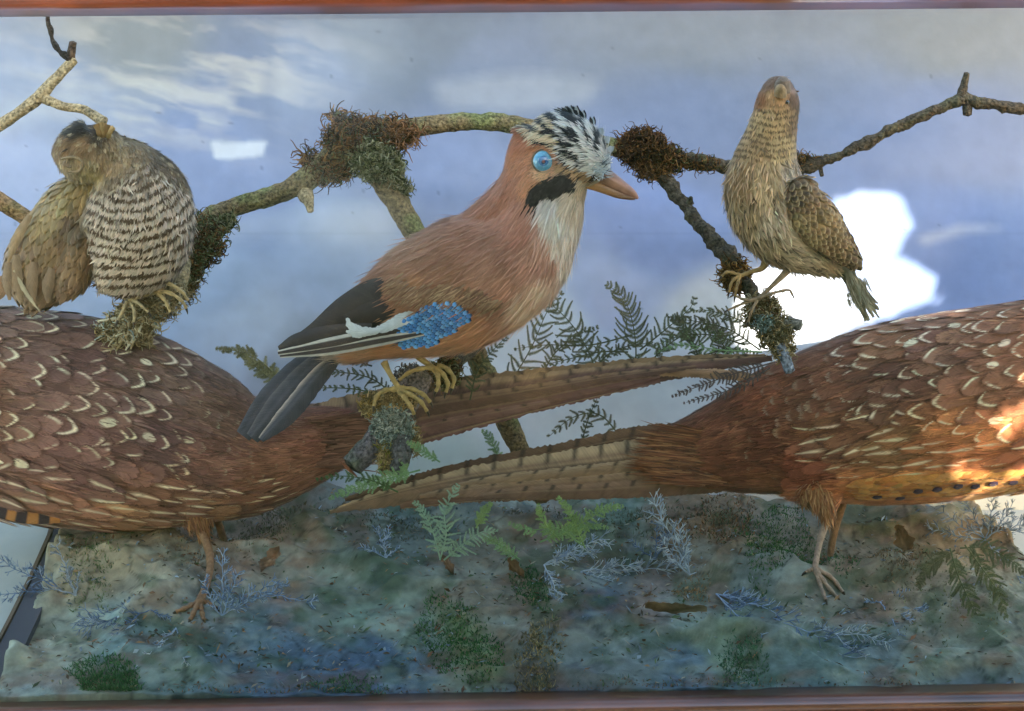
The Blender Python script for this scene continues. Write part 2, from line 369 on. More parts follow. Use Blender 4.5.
# ------------------------------------------------------------------ the setting: painted backdrop, groundwork
YB = 0.22
def backdrop():
    nx, ny = 520, 340
    X = np.linspace(-0.62, 0.62, nx); Z = np.linspace(0.33, -0.30, ny); XX, ZZ = np.meshgrid(X, Z)
    d = (D + YB) * K; px = XX / d + 512; py = -ZZ / d + 355.5
    v = np.stack([XX, YB + 0.0015 * (fbm(xyz(XX, ZZ), 0.12, 3) - 0.5), ZZ], -1)
    wx = px + 30 * (fbm(xyz(px, py), 120, 5) - 0.5); wy = py + 22 * (fbm(xyz(px, py), 90, 6) - 0.5)
    c = paint(wx, wy, [(120, 20, 60, (140, 148, 158)), (400, 20, 90, (114, 128, 154)), (700, 25, 90, (118, 132, 158)), (950, 30, 90, (126, 140, 160)),
        (60, 100, 60, (146, 162, 196)), (300, 100, 70, (118, 136, 176)), (500, 90, 60, (120, 136, 172)), (700, 120, 80, (112, 132, 176)), (940, 130, 90, (106, 132, 186)),
        (230, 180, 70, (122, 144, 192)), (470, 170, 60, (128, 148, 194)), (660, 230, 70, (112, 138, 196)), (930, 215, 60, (92, 128, 196)), (1010, 260, 50, (98, 132, 196)),
        (20, 170, 40, (150, 166, 206)), (210, 280, 60, (150, 170, 202)), (320, 260, 50, (152, 172, 208)), (240, 330, 60, (170, 186, 212)), (620, 290, 50, (150, 168, 212)), (560, 340, 50, (192, 200, 214)),
        (700, 330, 60, (186, 192, 202)), (500, 380, 60, (196, 200, 206)), (620, 420, 80, (198, 202, 204)), (430, 450, 50, (186, 196, 190)), (300, 380, 60, (140, 150, 170)), (30, 560, 90, (168, 174, 170)), (1000, 540, 70, (176, 184, 186)), (800, 300, 30, (186, 196, 214))], 2.6)
    # pale streaks upper left: glass reflection put into the backdrop colour
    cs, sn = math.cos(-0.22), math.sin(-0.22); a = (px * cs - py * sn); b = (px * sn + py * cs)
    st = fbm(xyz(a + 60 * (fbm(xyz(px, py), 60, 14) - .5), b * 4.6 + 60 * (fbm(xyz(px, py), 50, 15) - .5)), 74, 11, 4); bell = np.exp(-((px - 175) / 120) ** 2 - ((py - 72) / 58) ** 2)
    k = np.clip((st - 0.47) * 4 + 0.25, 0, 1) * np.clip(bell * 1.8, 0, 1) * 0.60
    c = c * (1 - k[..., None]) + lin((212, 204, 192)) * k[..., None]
    band = np.exp(-((py - (120 - 0.32 * px)) / 16) ** 2) * np.clip(1 - px / 150, 0, 1) * 0.6
    c = c * (1 - band[..., None]) + lin((184, 190, 202)) * band[..., None]
    # thinly painted cloud shapes, and light patches put into the colour
    wob1, wob2 = 5 * (fbm(xyz(px, py), 30, 9) - .5), 5 * (fbm(xyz(px, py), 30, 10) - .5)
    def soft(poly, e=4):
        r = 0
        for j in range(-2, 3):
            for i in range(-2, 3):
                r = r + inpoly(px + i * e / 2 + wob1, py + j * e / 2 + wob2, poly)
        return (r / 25.0)[..., None]
    for poly, col, al, e in (([(432, 82), (520, 72), (602, 80), (585, 104), (520, 112), (440, 108)], (176, 182, 196), .55, 7),  # pale light patch painted in
                             ([(212, 142), (268, 142), (262, 156), (216, 159)], (206, 214, 226), .85, 2),  # small sun patch painted in
                             ([(200, 222), (330, 205), (420, 200), (390, 236), (300, 238), (200, 240)], (176, 186, 208), .5, 7),
                             ([(265, 30), (262, 90), (272, 180), (278, 90), (276, 30)], (104, 122, 160), .35, 5),
                             ([(540, 10), (1100, 8), (1100, 60), (800, 52), (620, 66), (560, 120)], (134, 146, 164), .30, 8),
                             ([(915, 238), (960, 224), (1010, 228), (960, 236), (925, 246)], (160, 178, 214), .6, 4)):
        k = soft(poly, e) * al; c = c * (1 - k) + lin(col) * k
    k = (0.35 * np.clip((fbm(xyz(px, py * 3), 160, 21) - 0.5) * 4, 0, 1))[..., None]; c = c * (1 - k) + c * 1.25 * k
    k = (((py > 232) & (py < 234)) * 0.05)[..., None]; c = c * (1 - k)
    # tiny fly specks
    for _ in range(45):
        x, y = rng.uniform(0, 1024), rng.uniform(30, 340); m = ((px - x) ** 2 + (py - y) ** 2 < rng.uniform(.8, 2.2) ** 2); c[m] *= 0.72
    gr = c.mean(-1, keepdims=True); c = gr + (c - gr) * .70
    tone = np.interp(py, [0, 60, 200, 320, 430], [.58, .70, 1.02, 1.24, 1.46])[..., None]; tone = tone * (1 - .04 * np.clip((px - 560) / 300, 0, 1))[..., None]; c = c * tone  # colour graded darker upward to offset the stronger light from above
    c = c * (0.93 + .14 * fbm(xyz(px, py), 14, 31, 3))[..., None]
    idx = np.arange(nx * ny).reshape(ny, nx)
    f = np.stack([idx[:-1, :-1], idx[1:, :-1], idx[1:, 1:], idx[:-1, 1:]], -1).reshape(-1, 4)
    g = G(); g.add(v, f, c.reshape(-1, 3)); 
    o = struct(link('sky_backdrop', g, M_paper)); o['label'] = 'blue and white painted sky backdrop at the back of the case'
backdrop()

def ground_z(X, Y):
    X = np.asarray(X, float); Y = np.asarray(Y, float)
    t = (Y + 0.11) / (YB + 0.11)
    base = -0.2085 + 0.092 * t
    px = X / ((D + Y) * K) + 512
    p = xyz(X, Y)
    b = (fbm(p + 3.1, 0.11, 41, 3) - 0.5) * 0.032 + (fbm(p, 0.035, 42, 4) - 0.5) * 0.015
    rdg = 1 - np.abs(fbm(xyz(X, Y * 1.6) + 7, 0.09, 47, 3) - 0.5) * 2
    r2 = 1 - np.abs(fbm(xyz(X * .7 + Y * .5, Y * 1.5) + 17, 0.13, 53, 2) - 0.5) * 2.2
    b = b + (rdg ** 4) * 0.012 + (np.clip(r2, 0, 1) ** 5) * 0.016 - 0.012
    front = np.clip((Y + 0.10) / 0.03, 0, 1)
    b = b * (0.25 + 0.75 * front)
    # left-hand corner sunk to show the board and strip standing for a reflection
    py = 355.5 - base / ((D + Y) * K)
    edge = 62 - (py - 530) * 0.40 + 8 * (fbm(p, 0.02, 5) - 0.5)
    dd = np.clip((edge - px) / 6, 0, 1) * (py > 480)
    er = 985 + (py - 500) * 0.9 + 14 * (fbm(p, 0.03, 8) - 0.5)
    dr = np.clip((px - er) / 8, 0, 1) * (px > 960) * (py < 620)
    return base + b * (1 - np.maximum(dd, dr)) - 0.036 * np.maximum(dd, dr)
def ground():
    nx, ny = 620, 260
    X = np.linspace(-0.60, 0.60, nx); Y = np.linspace(-0.105, YB - 0.002, ny); XX, YY = np.meshgrid(X, Y); Z = ground_z(XX, YY)
    px = XX / ((D + YY) * K) + 512; py = 355.5 - Z / ((D + YY) * K)
    Z[0] -= .03; v = np.stack([XX, YY, Z], -1)
    wx = px + 70 * (fbm(xyz(px, py), 60, 51) - 0.5); wy = py + 50 * (fbm(xyz(px, py), 45, 52) - 0.5)  # blues below: part rock paint, part glass reflection put into the colour
    c = paint(wx, wy, [(110, 560, 40, (122, 112, 96)), (60, 640, 40, (118, 120, 112)), (60, 690, 30, (112, 122, 128)), (150, 640, 40, (92, 112, 118)), (160, 600, 30, (116, 112, 104)),
        (270, 560, 40, (112, 98, 90)), (300, 690, 50, (66, 86, 112)), (250, 650, 40, (74, 92, 108)), (340, 590, 40, (88, 98, 96)), (380, 560, 30, (78, 90, 94)), (350, 620, 30, (98, 116, 112)), (370, 670, 40, (62, 82, 110)),
        (400, 630, 30, (104, 118, 114)), (500, 590, 40, (96, 92, 86)), (470, 640, 30, (84, 100, 76)), (450, 520, 30, (74, 84, 86)), (540, 560, 30, (92, 90, 90)), (590, 600, 30, (58, 72, 92)), (560, 670, 40, (82, 88, 98)), (620, 560, 30, (70, 78, 86)),
        (620, 530, 25, (98, 112, 114)), (660, 600, 30, (102, 96, 98)), (650, 640, 40, (86, 98, 104)), (700, 680, 40, (72, 92, 112)), (730, 640, 35, (100, 116, 106)), (700, 530, 35, (98, 84, 72)), (760, 600, 35, (84, 96, 100)),
        (830, 590, 35, (98, 98, 92)), (870, 640, 40, (74, 88, 98)), (820, 680, 40, (82, 104, 112)), (900, 590, 40, (110, 100, 88)), (920, 660, 40, (96, 108, 106)), (980, 640, 40, (98, 102, 96)), (980, 690, 40, (88, 100, 108)), (930, 540, 40, (112, 98, 82))], 2.4)
    n = fbm(xyz(px, py * 1.3), 34, 61, 5)[..., None]
    n2 = fbm(xyz(px * 1.0, py * 1.5), 9, 63, 3)[..., None]; c = c * (0.70 + 0.62 * n) * (0.62 + .76 * n2) * 1.5 * np.array([1.22, 1.18, 1.02]) + lin((38, 44, 44)) * .8  # last term paints haze into the ground colour
    tc = lin((176, 190, 178)); k = np.clip((fbm(xyz(px, py * 2), 50, 66) - 0.56) * 3.5, 0, 0.38)[..., None]; c = c * (1 - k) + tc * k
    tb = lin((128, 92, 74)); k = np.clip((fbm(xyz(px, py * 2), 40, 71) - 0.55) * 3, 0, 0.45)[..., None]; c = c * (1 - k) + tb * k
    tg = lin((52, 82, 46)); k = np.clip((fbm(xyz(px, py * 1.5), 30, 75) - 0.54) * 3.5, 0, 0.5)[..., None]; c = c * (1 - k) + tg * k
    cr_ = np.abs(fbm(xyz(px, py), 55, 81, 4) - 0.5); k = np.clip(1 - cr_ * 45, 0, 1)[..., None] * 0.55; c = c * (1 - k)
    idx = np.arange(nx * ny).reshape(ny, nx)
    f = np.stack([idx[:-1, :-1], idx[:-1, 1:], idx[1:, 1:], idx[1:, :-1]], -1).reshape(-1, 4)
    g = G(); g.add(v, f, c.reshape(-1, 3))
    o = struct(link('ground', g, M_ground)); o['label'] = 'moulded groundwork painted blue, green and brown, with reflected blue and haze in its colour, on the case floor'
ground()
def on_ground(px, py):
    Y = np.linspace(-0.10, YB - 0.01, 300); p = P(np.full(300, float(px)), np.full(300, float(py)), Y); z = ground_z(p[:, 0], Y)
    i = np.argmax(p[:, 2] <= z + 1e-4) if (p[:, 2] <= z + 1e-4).any() else 299
    return np.array([p[i, 0], Y[i], z[i]])

# ------------------------------------------------------------------ the case
case = thing('display_case', 'old glazed mahogany display case enclosing all the stuffed birds', 'display case', (0, 0.05, -0.25))
def rail(name, prof, e0, e1, Y, colfn, sides_x=(-0.62, 0.62), mat=M_wood, n=260):
    """prof: (dy metres, dz metres) outline; e0,e1 = picture heights of its inner edge at both picture sides"""
    X = np.linspace(*sides_x, n); d = (D + Y) * K; px = X / d + 512; ey = e0 + (e1 - e0) * px / 1024.0
    z = -(ey - 355.5) * d; pr = np.array(prof)
    v = np.stack([np.repeat(X[:, None], len(pr), 1), Y + np.repeat(pr[None, :, 0], n, 0), z[:, None] + pr[None, :, 1]], -1)
    idx = np.arange(n * len(pr)).reshape(n, len(pr)); nx = np.roll(idx, -1, 1)
    f = np.stack([idx[:-1], nx[:-1], nx[1:], idx[1:]], -1).reshape(-1, 4)
    vv = v.reshape(-1, 3); return link(name, G().add(vv, f, colfn(vv)), mat, None, case)
def woodcol(a, b):
    def fn(v):
        k = fbm(v * np.array([0.35, 3, 6]) * 10, 0.5, 91)[..., None]; k = np.clip((k - 0.35) * 3, 0, 1); return lin(a) * (1 - k) + lin(b) * k
    return fn
th = np.linspace(-0.5 * np.pi, 0.5 * np.pi, 9)
bead = [(-0.006 - 0.010 * math.cos(t), 0.009 + 0.009 * math.sin(t)) for t in th]
rail('top_rail', bead + [(-0.004, 0.055), (0.012, 0.055), (0.012, 0.0)], 11.0, 2.0, -0.112, woodcol((104, 46, 22), (150, 72, 36)))
bb = [(-0.006 - 0.007 * math.cos(t), -0.0055 - 0.0055 * math.sin(t)) for t in th]
rail('bottom_rail', bb + [(-0.02, -0.012), (-0.022, -0.05), (0.012, -0.05), (0.012, 0.0)], 706, 689, -0.112, woodcol((58, 36, 30), (92, 58, 46)))
g = G(); X = np.array([-0.62, 0.62])
gz0, gz1 = -0.2405, 0.245; gy = -0.104
def boxv(x0, x1, y0, y1, z0, z1):
    v = np.array([(x, y, z) for x in (x0, x1) for y in (y0, y1) for z in (z0, z1)])
    f = np.array([(0, 1, 3, 2), (4, 6, 7, 5), (0, 4, 5, 1), (2, 3, 7, 6), (0, 2, 6, 4), (1, 5, 7, 3)]); return v, f
g.add(np.array([(-0.61, gy, gz0), (0.61, gy, gz0), (0.61, gy, gz1), (-0.61, gy, gz1)]), np.array([(0, 1, 2, 3)]), lin((230, 235, 235)))
link('glass_pane', g, M_glass, None, case)
def slab(name, x0, x1, y0, y1, z0, z1, col, mat, par=case):
    v, f = boxv(x0, x1, y0, y1, z0, z1); g = G()
    for q in f: g.add(v[q], np.array([[0, 1, 2, 3]]), lin(col))
    return link(name, g, mat, None, par)
# pale board and dark strip made up to stand for a reflection
def sloping_strip(name, pl, py_pairs, zoff, col, mat, th=0.004):
    """sloping strip: list of (px_left, px_right, Y)"""
    g = G(); n = len(pl); v = []
    for (a, b, Y) in pl:
        t = (Y + 0.11) / (YB + 0.11); z = -0.2085 + 0.092 * t + zoff; d = (D + Y) * K
        v += [((a - 512) * d, Y, z), ((b - 512) * d, Y, z), ((a - 512) * d, Y, z - th), ((b - 512) * d, Y, z - th)]
    v = np.array(v); f = []
    for i in range(n - 1):
        a = 4 * i; b = a + 4; f += [(a, a + 1, b + 1, b), (a, b, b + 2, a + 2), (a + 1, a + 3, b + 3, b + 1), (a + 2, b + 2, b + 3, a + 3)]
    f += [(0, 2, 3, 1), (4 * n - 4, 4 * n - 3, 4 * n - 1, 4 * n - 2)]
    for q in f: g.add(v[list(q)], np.array([[0, 1, 2, 3]]), lin(col))
    return link(name, g, mat, None, case)
sloping_strip('reflection_board', [(-180, 1210, -0.10), (-180, 1210, YB - 0.003)], None, -0.020, (188, 192, 186), M_paper)
refl_strip = [(-30, -4, -0.09), (-6, 20, -0.05), (14, 38, 0.0), (34, 56, 0.06), (52, 71, 0.13), (60, 78, 0.19)]
sloping_strip('reflection_strip', refl_strip, None, -0.005, (84, 84, 92), M_stone, 0.006)
sloping_strip('reflection_strip', [(a - 5, a - 1.5, y) for a, b, y in refl_strip], None, -0.004, (112, 96, 80), M_stone, 0.006)

# ------------------------------------------------------------------ generic growths
def tangle(g, ctr, rad, n, length, r, cols, curl=0.9, seg=7, gravity=0.0, outward=0.6, seed=0):
    """a mass of curly strands round ctr (local units)"""
    R = np.random.default_rng(seed + 100); ctr = np.asarray(ctr, float); rad = np.asarray(rad, float)
    d = norm(R.standard_normal((n, 3))); p = ctr + d * rad * (R.random((n, 1)) ** 0.5)
    v = norm(d * outward + R.standard_normal((n, 3)) * 0.7); L = length * (0.5 + R.random((n, 1))) / seg
    ax = norm(R.standard_normal((n, 3))); path = [p]
    for k in range(seg):
        v = norm(v + np.cross(ax, v) * curl * 0.6 + R.standard_normal((n, 3)) * 0.35 + np.array([0, gravity, 0])); p = p + v * L; path.append(p)
    path = np.stack(path, 1)                       # n, seg+1, 3
    t = norm(np.gradient(path, axis=1)); b = norm(np.cross(t, norm(R.standard_normal((n, 1, 3))))); c = np.cross(t, b)
    rr = (r * (0.6 + 0.8 * R.random((n, 1))) * np.linspace(1, 0.35, seg + 1)[None])[..., None, None]
    a = np.array([0, 2.09, 4.19]); off = np.cos(a)[None, None, :, None] * b[:, :, None] + np.sin(a)[None, None, :, None] * c[:, :, None]
    V = path[:, :, None] + off * rr
    idx = np.arange(n * (seg + 1) * 3).reshape(n, seg + 1, 3); nx = np.roll(idx, -1, 2)
    f = np.stack([idx[:, :-1], nx[:, :-1], nx[:, 1:], idx[:, 1:]], -1).reshape(-1, 4)
    cc = lin(np.array(cols))[R.integers(0, len(cols), n)] * (0.6 + 0.8 * R.random((n, 1)))
    g.add(V.reshape(-1, 3), f, np.repeat(cc, (seg + 1) * 3, 0))
MOSS = [(92, 62, 36), (112, 74, 40), (70, 50, 34), (128, 92, 52), (58, 44, 32), (84, 80, 48)]
GREEN = [(104, 104, 66), (122, 120, 84), (78, 84, 50), (142, 134, 96), (64, 66, 42), (150, 148, 116)]
PALE = [(168, 142, 96), (186, 162, 116), (150, 128, 90), (134, 116, 80), (196, 180, 146), (112, 96, 66)]
LICH = [(146, 164, 160), (168, 184, 178), (124, 142, 136), (182, 192, 184), (104, 118, 108)]
def barkcol(cols, seed):
    def fn(v, s):
        k = fbm(v * np.array([1, 1, 1]), 14, seed)[..., None]; j = fbm(v, 5, seed + 5)[..., None]
        a, b, c = (lin(x) for x in cols); r = a * (1 - k) + b * k; k2 = np.clip((fbm(v, 22, seed + 9)[..., None] - 0.5) * 5, 0, 1) * 0.7
        return (r * (1 - k2) + c * k2) * (0.6 + 0.8 * j)
    return fn
BK = ((92, 76, 52), (140, 118, 82), (112, 120, 70))
BKD = ((62, 52, 44), (98, 84, 66), (92, 90, 62))
BKL = ((150, 128, 92), (190, 168, 128), (122, 108, 80))

# ------------------------------------------------------------------ branches
YBR = 0.12
def lump(g, x, y, w, r, col, seed, sz=(1, 1, 1)):
    uvsphere(g, (x, y, w), r, col, sz, 8, lambda v: barkcol(col, seed)(v, None))
big = thing('mossy_branch', 'long mossy dead branch arching across the blue backdrop behind the jay', 'branch', P(380, 160, YBR))
g = G()
tube(g, [(165, 300, -40, 7), (185, 262, -30, 9), (205, 222, -10, 10), (235, 207, 0, 9.5), (280, 193, 0, 10), (312, 176, 0, 13), (345, 152, 0, 17), (385, 136, 0, 13), (425, 126, 0, 9.5), (470, 122, 4, 9), (510, 124, 6, 9), (570, 138, 8, 9), (630, 150, 8, 10), (660, 158, 8, 10)], None, 130, 14, 0.28, 1, barkcol(BK, 3))
tube(g, [(372, 150, -4, 17), (388, 185, -4, 14), (402, 212, -2, 12), (425, 250, 4, 11.5), (460, 320, 20, 11), (495, 395, 30, 11), (520, 450, 34, 10.5), (545, 500, 34, 9)], None, 90, 12, 0.28, 2, barkcol(BK, 8))
tube(g, [(302, 184, 0, 9), (308, 200, -6, 7), (311, 212, -8, 3)], None, 10, 8, 0.5, 4, barkcol(BKL, 8))
tube(g, [(658, 158, 8, 9), (690, 160, 8, 8), (725, 166, 8, 7), (765, 170, 8, 7), (810, 166, 4, 6.5), (850, 150, 0, 5.5), (900, 126, 0, 5.5), (940, 108, 0, 5.5), (966, 100, 0, 6.5), (995, 105, 0, 5.5), (1040, 110, 0, 5), (1090, 100, 0, 4)], None, 200, 12, 0.9, 5, barkcol(BKD, 18))
tube(g, [(962, 104, 0, 6), (963, 90, 0, 4.5), (967, 73, -3, 3.5)], None, 12, 8, 0.5, 6, barkcol(BKD, 12))
tube(g, [(967, 100, 0, 5), (968, 115, -2, 5)], None, 8, 8, 0.5, 6, barkcol(BKD, 12))
tube(g, [(820, 166, 4, 3), (822, 176, 0, 2)], None, 5, 6, 0.4, 6, barkcol(BKD, 12))
tube(g, [(742, 30 + 130, 6, 2), (738, 172, 0, 1.5), (742, 185, -4, 1)], None, 6, 5, 0.2, 6, barkcol(BKD, 12))
tube(g, [(655, 158, 2, 9), (668, 182, -8, 7), (690, 212, -24, 6.5), (712, 238, -40, 7.5), (733, 262, -55, 8.5), (746, 284, -66, 8), (762, 315, -76, 7), (778, 350, -84, 7)], None, 120, 12, 0.8, 7, barkcol(BKD, 22))
for x, y in ((690, 205), (712, 244), (728, 256), (738, 262), (880, 139), (915, 122), (862, 150), (930, 117)):
    tube(g, [(x, y - 2, -3 if x > 800 else -44, 4), (x + rng.uniform(-3, 6), y - 8, -3 if x > 800 else -48, 2)], None, 5, 6, 0.5, 8, barkcol(BKD, 25))
link('branch_wood', g, M_bark, YBR, big)
def clump(parent, Y0, specs, seed, mat=M_moss, name='moss_clump'):
    g = G()
    for i, (c, r, n, L, t, cols) in enumerate(specs): tangle(g, c, r, n, L, t, cols, seed=seed + i)
    return link(name, g, mat, Y0, parent)
clump(big, YBR, [((350, 140, -4), (26, 22, 18), 1500, 15, 0.9, MOSS), ((385, 132, -4), (32, 14, 18), 1300, 13, 0.9, MOSS), ((330, 168, -4), (24, 14, 16), 900, 15, 0.9, MOSS),
    ((372, 160, -18), (24, 24, 8), 1300, 9, 0.9, GREEN), ((392, 170, -12), (13, 20, 10), 700, 10, 0.9, GREEN), ((400, 135, -10), (20, 12, 10), 300, 16, 1.0, [(142, 98, 62), (120, 84, 56)]),
    ((308, 158, 0), (8, 8, 5), 60, 18, 1.0, MOSS), ((337, 118, 0), (9, 5, 4), 50, 16, 1.0, MOSS), ((404, 188, -8), (9, 8, 6), 200, 8, .8, GREEN)], 1)
clump(big, YBR, [((642, 148, -2), (26, 20, 16), 1700, 11, 0.9, MOSS[:3] + [(58, 40, 30)]), ((668, 160, -2), (18, 14, 12), 700, 12, 0.9, MOSS), ((652, 170, -8), (16, 10, 8), 300, 12, .8, MOSS[:4]), ((700, 164, 2), (22, 7, 8), 240, 9, 0.8, MOSS)], 20)
clump(big, YBR, [((200, 240, -22), (26, 26, 16), 1700, 11, 0.9, MOSS + GREEN[:3]), ((188, 270, -34), (17, 22, 12), 900, 10, 0.9, MOSS + GREEN[:3]), ((222, 222, -8), (16, 10, 8), 300, 10, .9, GREEN), ((180, 290, -36), (14, 10, 8), 260, 14, 1, PALE[2:])], 40)
clump(big, YBR, [((735, 276, -62), (14, 16, 10), 700, 12, 0.9, [(112, 76, 40), (134, 92, 48), (90, 62, 36), (160, 120, 66)]), ((802, 160, 2), (10, 6, 6), 120, 10, .9, MOSS)], 60)
# wryneck's lichen clump and stub
clump(big, YBR, [((762, 312, -84), (18, 17, 12), 1300, 11, 0.9, PALE[2:] + [(112, 84, 56)]), ((776, 332, -86), (18, 18, 12), 900, 11, .9, PALE[2:] + [(128, 120, 92)]), ((764, 322, -94), (10, 10, 6), 260, 8, .8, LICH), ((783, 350, -90), (12, 10, 8), 300, 10, .8, PALE)], 70)
g = G(); tube(g, [(780, 345, -92, 6), (790, 372, -98, 5)], None, 10, 10, 0.3, 3, barkcol(((128, 134, 146), (160, 166, 176), (96, 92, 90)), 31))
tube(g, [(786, 322, -88, 6), (801, 325, -92, 6)], None, 8, 10, 0.3, 3, barkcol(((118, 112, 102), (140, 134, 124), (96, 88, 80)), 32))
link('twig_stub', g, M_bark, YBR, big)

tw = thing('forked_branch', 'smooth pale brown forked branch with a dark bent tip, at the upper left corner', 'branch', P(40, 98, 0.10))
g = G(); tube(g, [(-60, 165, 10, 8), (-5, 128, 4, 6.5), (20, 112, 0, 6), (40, 96, 0, 6.5), (60, 74, 0, 5.5), (74, 59, 0, 5)], None, 60, 10, 0.22, 11, barkcol(BKL, 33))
tube(g, [(40, 97, 0, 5.5), (62, 106, -6, 4.5), (84, 110, -14, 4.5), (104, 122, -30, 5.5)], None, 30, 10, 0.2, 12, barkcol(BKL, 36))
link('branch_wood', g, M_bark, 0.10, tw)
g = G(); tube(g, [(72, 62, 0, 4), (66, 56, -2, 3.4), (60, 52, -1, 2.6), (55, 45, 0, 3.4), (52, 38, 1, 2.2), (51, 30, 0, 2.6), (48, 22, 0, 1.8), (48, 12, 0, 2)], None, 40, 8, 0.8, 13, barkcol(((34, 28, 24), (56, 46, 38), (80, 66, 48)), 38))
tube(g, [(70, 60, 0, 4.5), (73, 42, -2, 4)], None, 10, 8, 0.4, 14, barkcol(((60, 46, 36), (92, 70, 50), (110, 86, 60)), 39))
link('dark_twig', g, M_bark, 0.10, tw, label='blackish bent twig tip')
st = thing('branch', 'short thick reddish brown branch end entering from the left edge behind the brown wing', 'branch', P(5, 205, 0.11))
g = G(); tube(g, [(-70, 170, 0, 12), (-20, 192, 0, 11), (8, 206, 0, 9), (40, 226, 0, 7)], None, 40, 10, 0.25, 15, barkcol(((128, 96, 66), (166, 132, 92), (132, 124, 78)), 44))
link('branch_wood', g, M_bark, 0.11, st)

# jay's perch
pj = thing('perch', 'lichen covered wooden stub with a sawn orange end under the feet of the jay', 'perch', P(385, 450, 0.015))
g = G(); tube(g, [(420, 372, 6, 14), (408, 395, 4, 15), (385, 430, 0, 14), (352, 466, -6, 12)], None, 40, 14, 0.18, 16, barkcol(((96, 92, 98), (124, 116, 118), (92, 104, 74)), 46))
tube(g, [(402, 435, -10, 10), (400, 455, -12, 11), (398, 474, -12, 8)], None, 14, 10, 0.3, 17, barkcol(((84, 82, 84), (118, 116, 118), (92, 96, 84)), 47))
tube(g, [(414, 392, 10, 10), (438, 374, 60, 10), (478, 340, 165, 9)], None, 14, 10, 0.3, 17, barkcol(BKD, 47))
link('stub_wood', g, M_bark, 0.015, pj)
g = G(); a = np.linspace(0, 2*np.pi, 24, endpoint=False)
ce = np.array([350.5, 468, -7.0]); ax = norm(np.array([-33., 36, -6])); b1 = norm(np.cross(ax, [0, 0, 1.])); b2 = np.cross(ax, b1)
ring = ce + ax * 2 + (np.cos(a)[:, None] * b1 + np.sin(a)[:, None] * b2) * 11.5; v = np.vstack([ring, ce + ax * 4])
g.add(v, np.stack([np.arange(24), (np.arange(24) + 1) % 24, np.full(24, 24)], -1), np.vstack([np.tile(lin((150, 92, 66)), (24, 1)) * (0.7 + 0.6 * rng.random((24, 1))), lin((196, 128, 96))]))
link('sawn_end', g, M_bark, 0.015, pj)
clump(pj, 0.015, [((392, 428, -13), (21, 24, 6), 1500, 8, 0.85, LICH), ((372, 405, -8), (12, 12, 8), 420, 8, 1.1, PALE[:4] + [(172, 140, 80)]), ((398, 400, -12), (22, 8, 8), 500, 7, 1.2, PALE[:4]), ((385, 458, -14), (7, 18, 5), 350, 8, .9, PALE[:4] + [(150, 140, 70)]), ((415, 440, -8), (6, 18, 6), 220, 7, .8, PALE), ((445, 372, 16), (18, 16, 8), 700, 9, .8, MOSS + GREEN)], 80, name='lichen_clump')
clump(pj, 0.015, [((412, 378, 10), (22, 14, 8), 500, 7, .9, [(92, 86, 88), (112, 106, 104)])], 88)

# left bird's perch tuft
pl = thing('perch_tuft', 'tuft of pale dried lichen and fibres under the feet of the barred bird', 'perch', P(145, 320, 0.06))
g = G(); tube(g, [(184, 262, 24, 8), (178, 285, 6, 9), (160, 305, 0, 9), (136, 326, 0, 8), (112, 342, -4, 8)], None, 40, 10, 0.3, 18, barkcol(((150, 122, 84), (190, 164, 120), (130, 124, 92)), 51))
link('stub_wood', g, M_bark, 0.06, pl)
g = G()
for k in range(16):
    a = 2.35 + rng.normal(0, .3); l = rng.uniform(20, 34); x0, y0 = 136 + rng.normal(0, 6), 322 + rng.normal(0, 5); tube(g, [(x0, y0, -16, 1.6), (x0 + math.cos(a) * l * .5, y0 + math.sin(a) * l * .5 + rng.normal(0, 2), -18, 1.9), (x0 + math.cos(a) * l, y0 + math.sin(a) * l, -16, .9)], [(206, 186, 146), (184, 158, 116), (226, 216, 190)][k % 3], 12, 5)
link('straw_fibres', g, M_sprig, 0.06, pl)
PL2 = [(178, 156, 116), (196, 176, 138), (154, 132, 94), (128, 108, 76), (210, 196, 164)]
clump(pl, 0.06, [((158, 300, -8), (24, 15, 10), 1000, 16, 1.1, PL2), ((138, 318, -8), (22, 14, 10), 1000, 18, 1.1, PL2), ((118, 332, -9), (15, 9, 6), 700, 20, 1.4, PL2 + LICH[3:4]), ((140, 332, -9), (10, 10, 6), 250, 14, 1.2, PL2), ((152, 318, -12), (10, 9, 4), 120, 9, .9, LICH), ((140, 338, -4), (10, 8, 5), 160, 12, .9, PALE)], 90, name='lichen_clump')

# ------------------------------------------------------------------ shared bird bits
def bill(parent, Y0, up, lo, colu, coll):
    g = G(); tube(g, up, None, 26, 14, 0, 0, colu, 0.8); tube(g, lo, None, 26, 14, 0, 0, coll, 0.8)
    return link('bill', g, M_horn, Y0, parent)
def leg(parent, Y0, path, toes, col, rt=2.2, claw=(70, 56, 44)):
    """one leg with its toes as one mesh and a claw on each toe"""
    g = G(); rgt = np.random.default_rng(5)
    cf = lambda v, s: lin(col) * (0.65 + 0.7 * fbm(v, 3.0, 7))[:, None]
    tube(g, path, None, 24, 8, 0.15, 3, cf)
    o = link('leg', g, M_foot, Y0, parent); gc = G()
    g2 = G()
    claws = []
    for t in toes:
        gc = G(); claws.append(gc); n = 26; q = cr([(*p, rt * (1 - 0.35 * i / (len(t) - 1))) for i, p in enumerate(t)], n)
        q[:, 3] *= 1 + 0.16 * np.sin(np.linspace(0, 20, n))
        tube(g2, q, None, n, 8, 0.12, 4, cf)
        e, d = q[-1, :3], norm(q[-1, :3] - q[-4, :3])
        tube(gc, [(*e, rt * 0.62), (*(e + d * 3 + np.array([0, .6, 1.])), rt * 0.45), (*(e + d * 5 + np.array([0, 2.4, 2.])), rt * 0.12)], claw, 8, 6)
    f = link('foot', g2, M_foot, Y0, o); [link('claw', q_, M_horn, Y0, o) for q_ in claws]
    return o

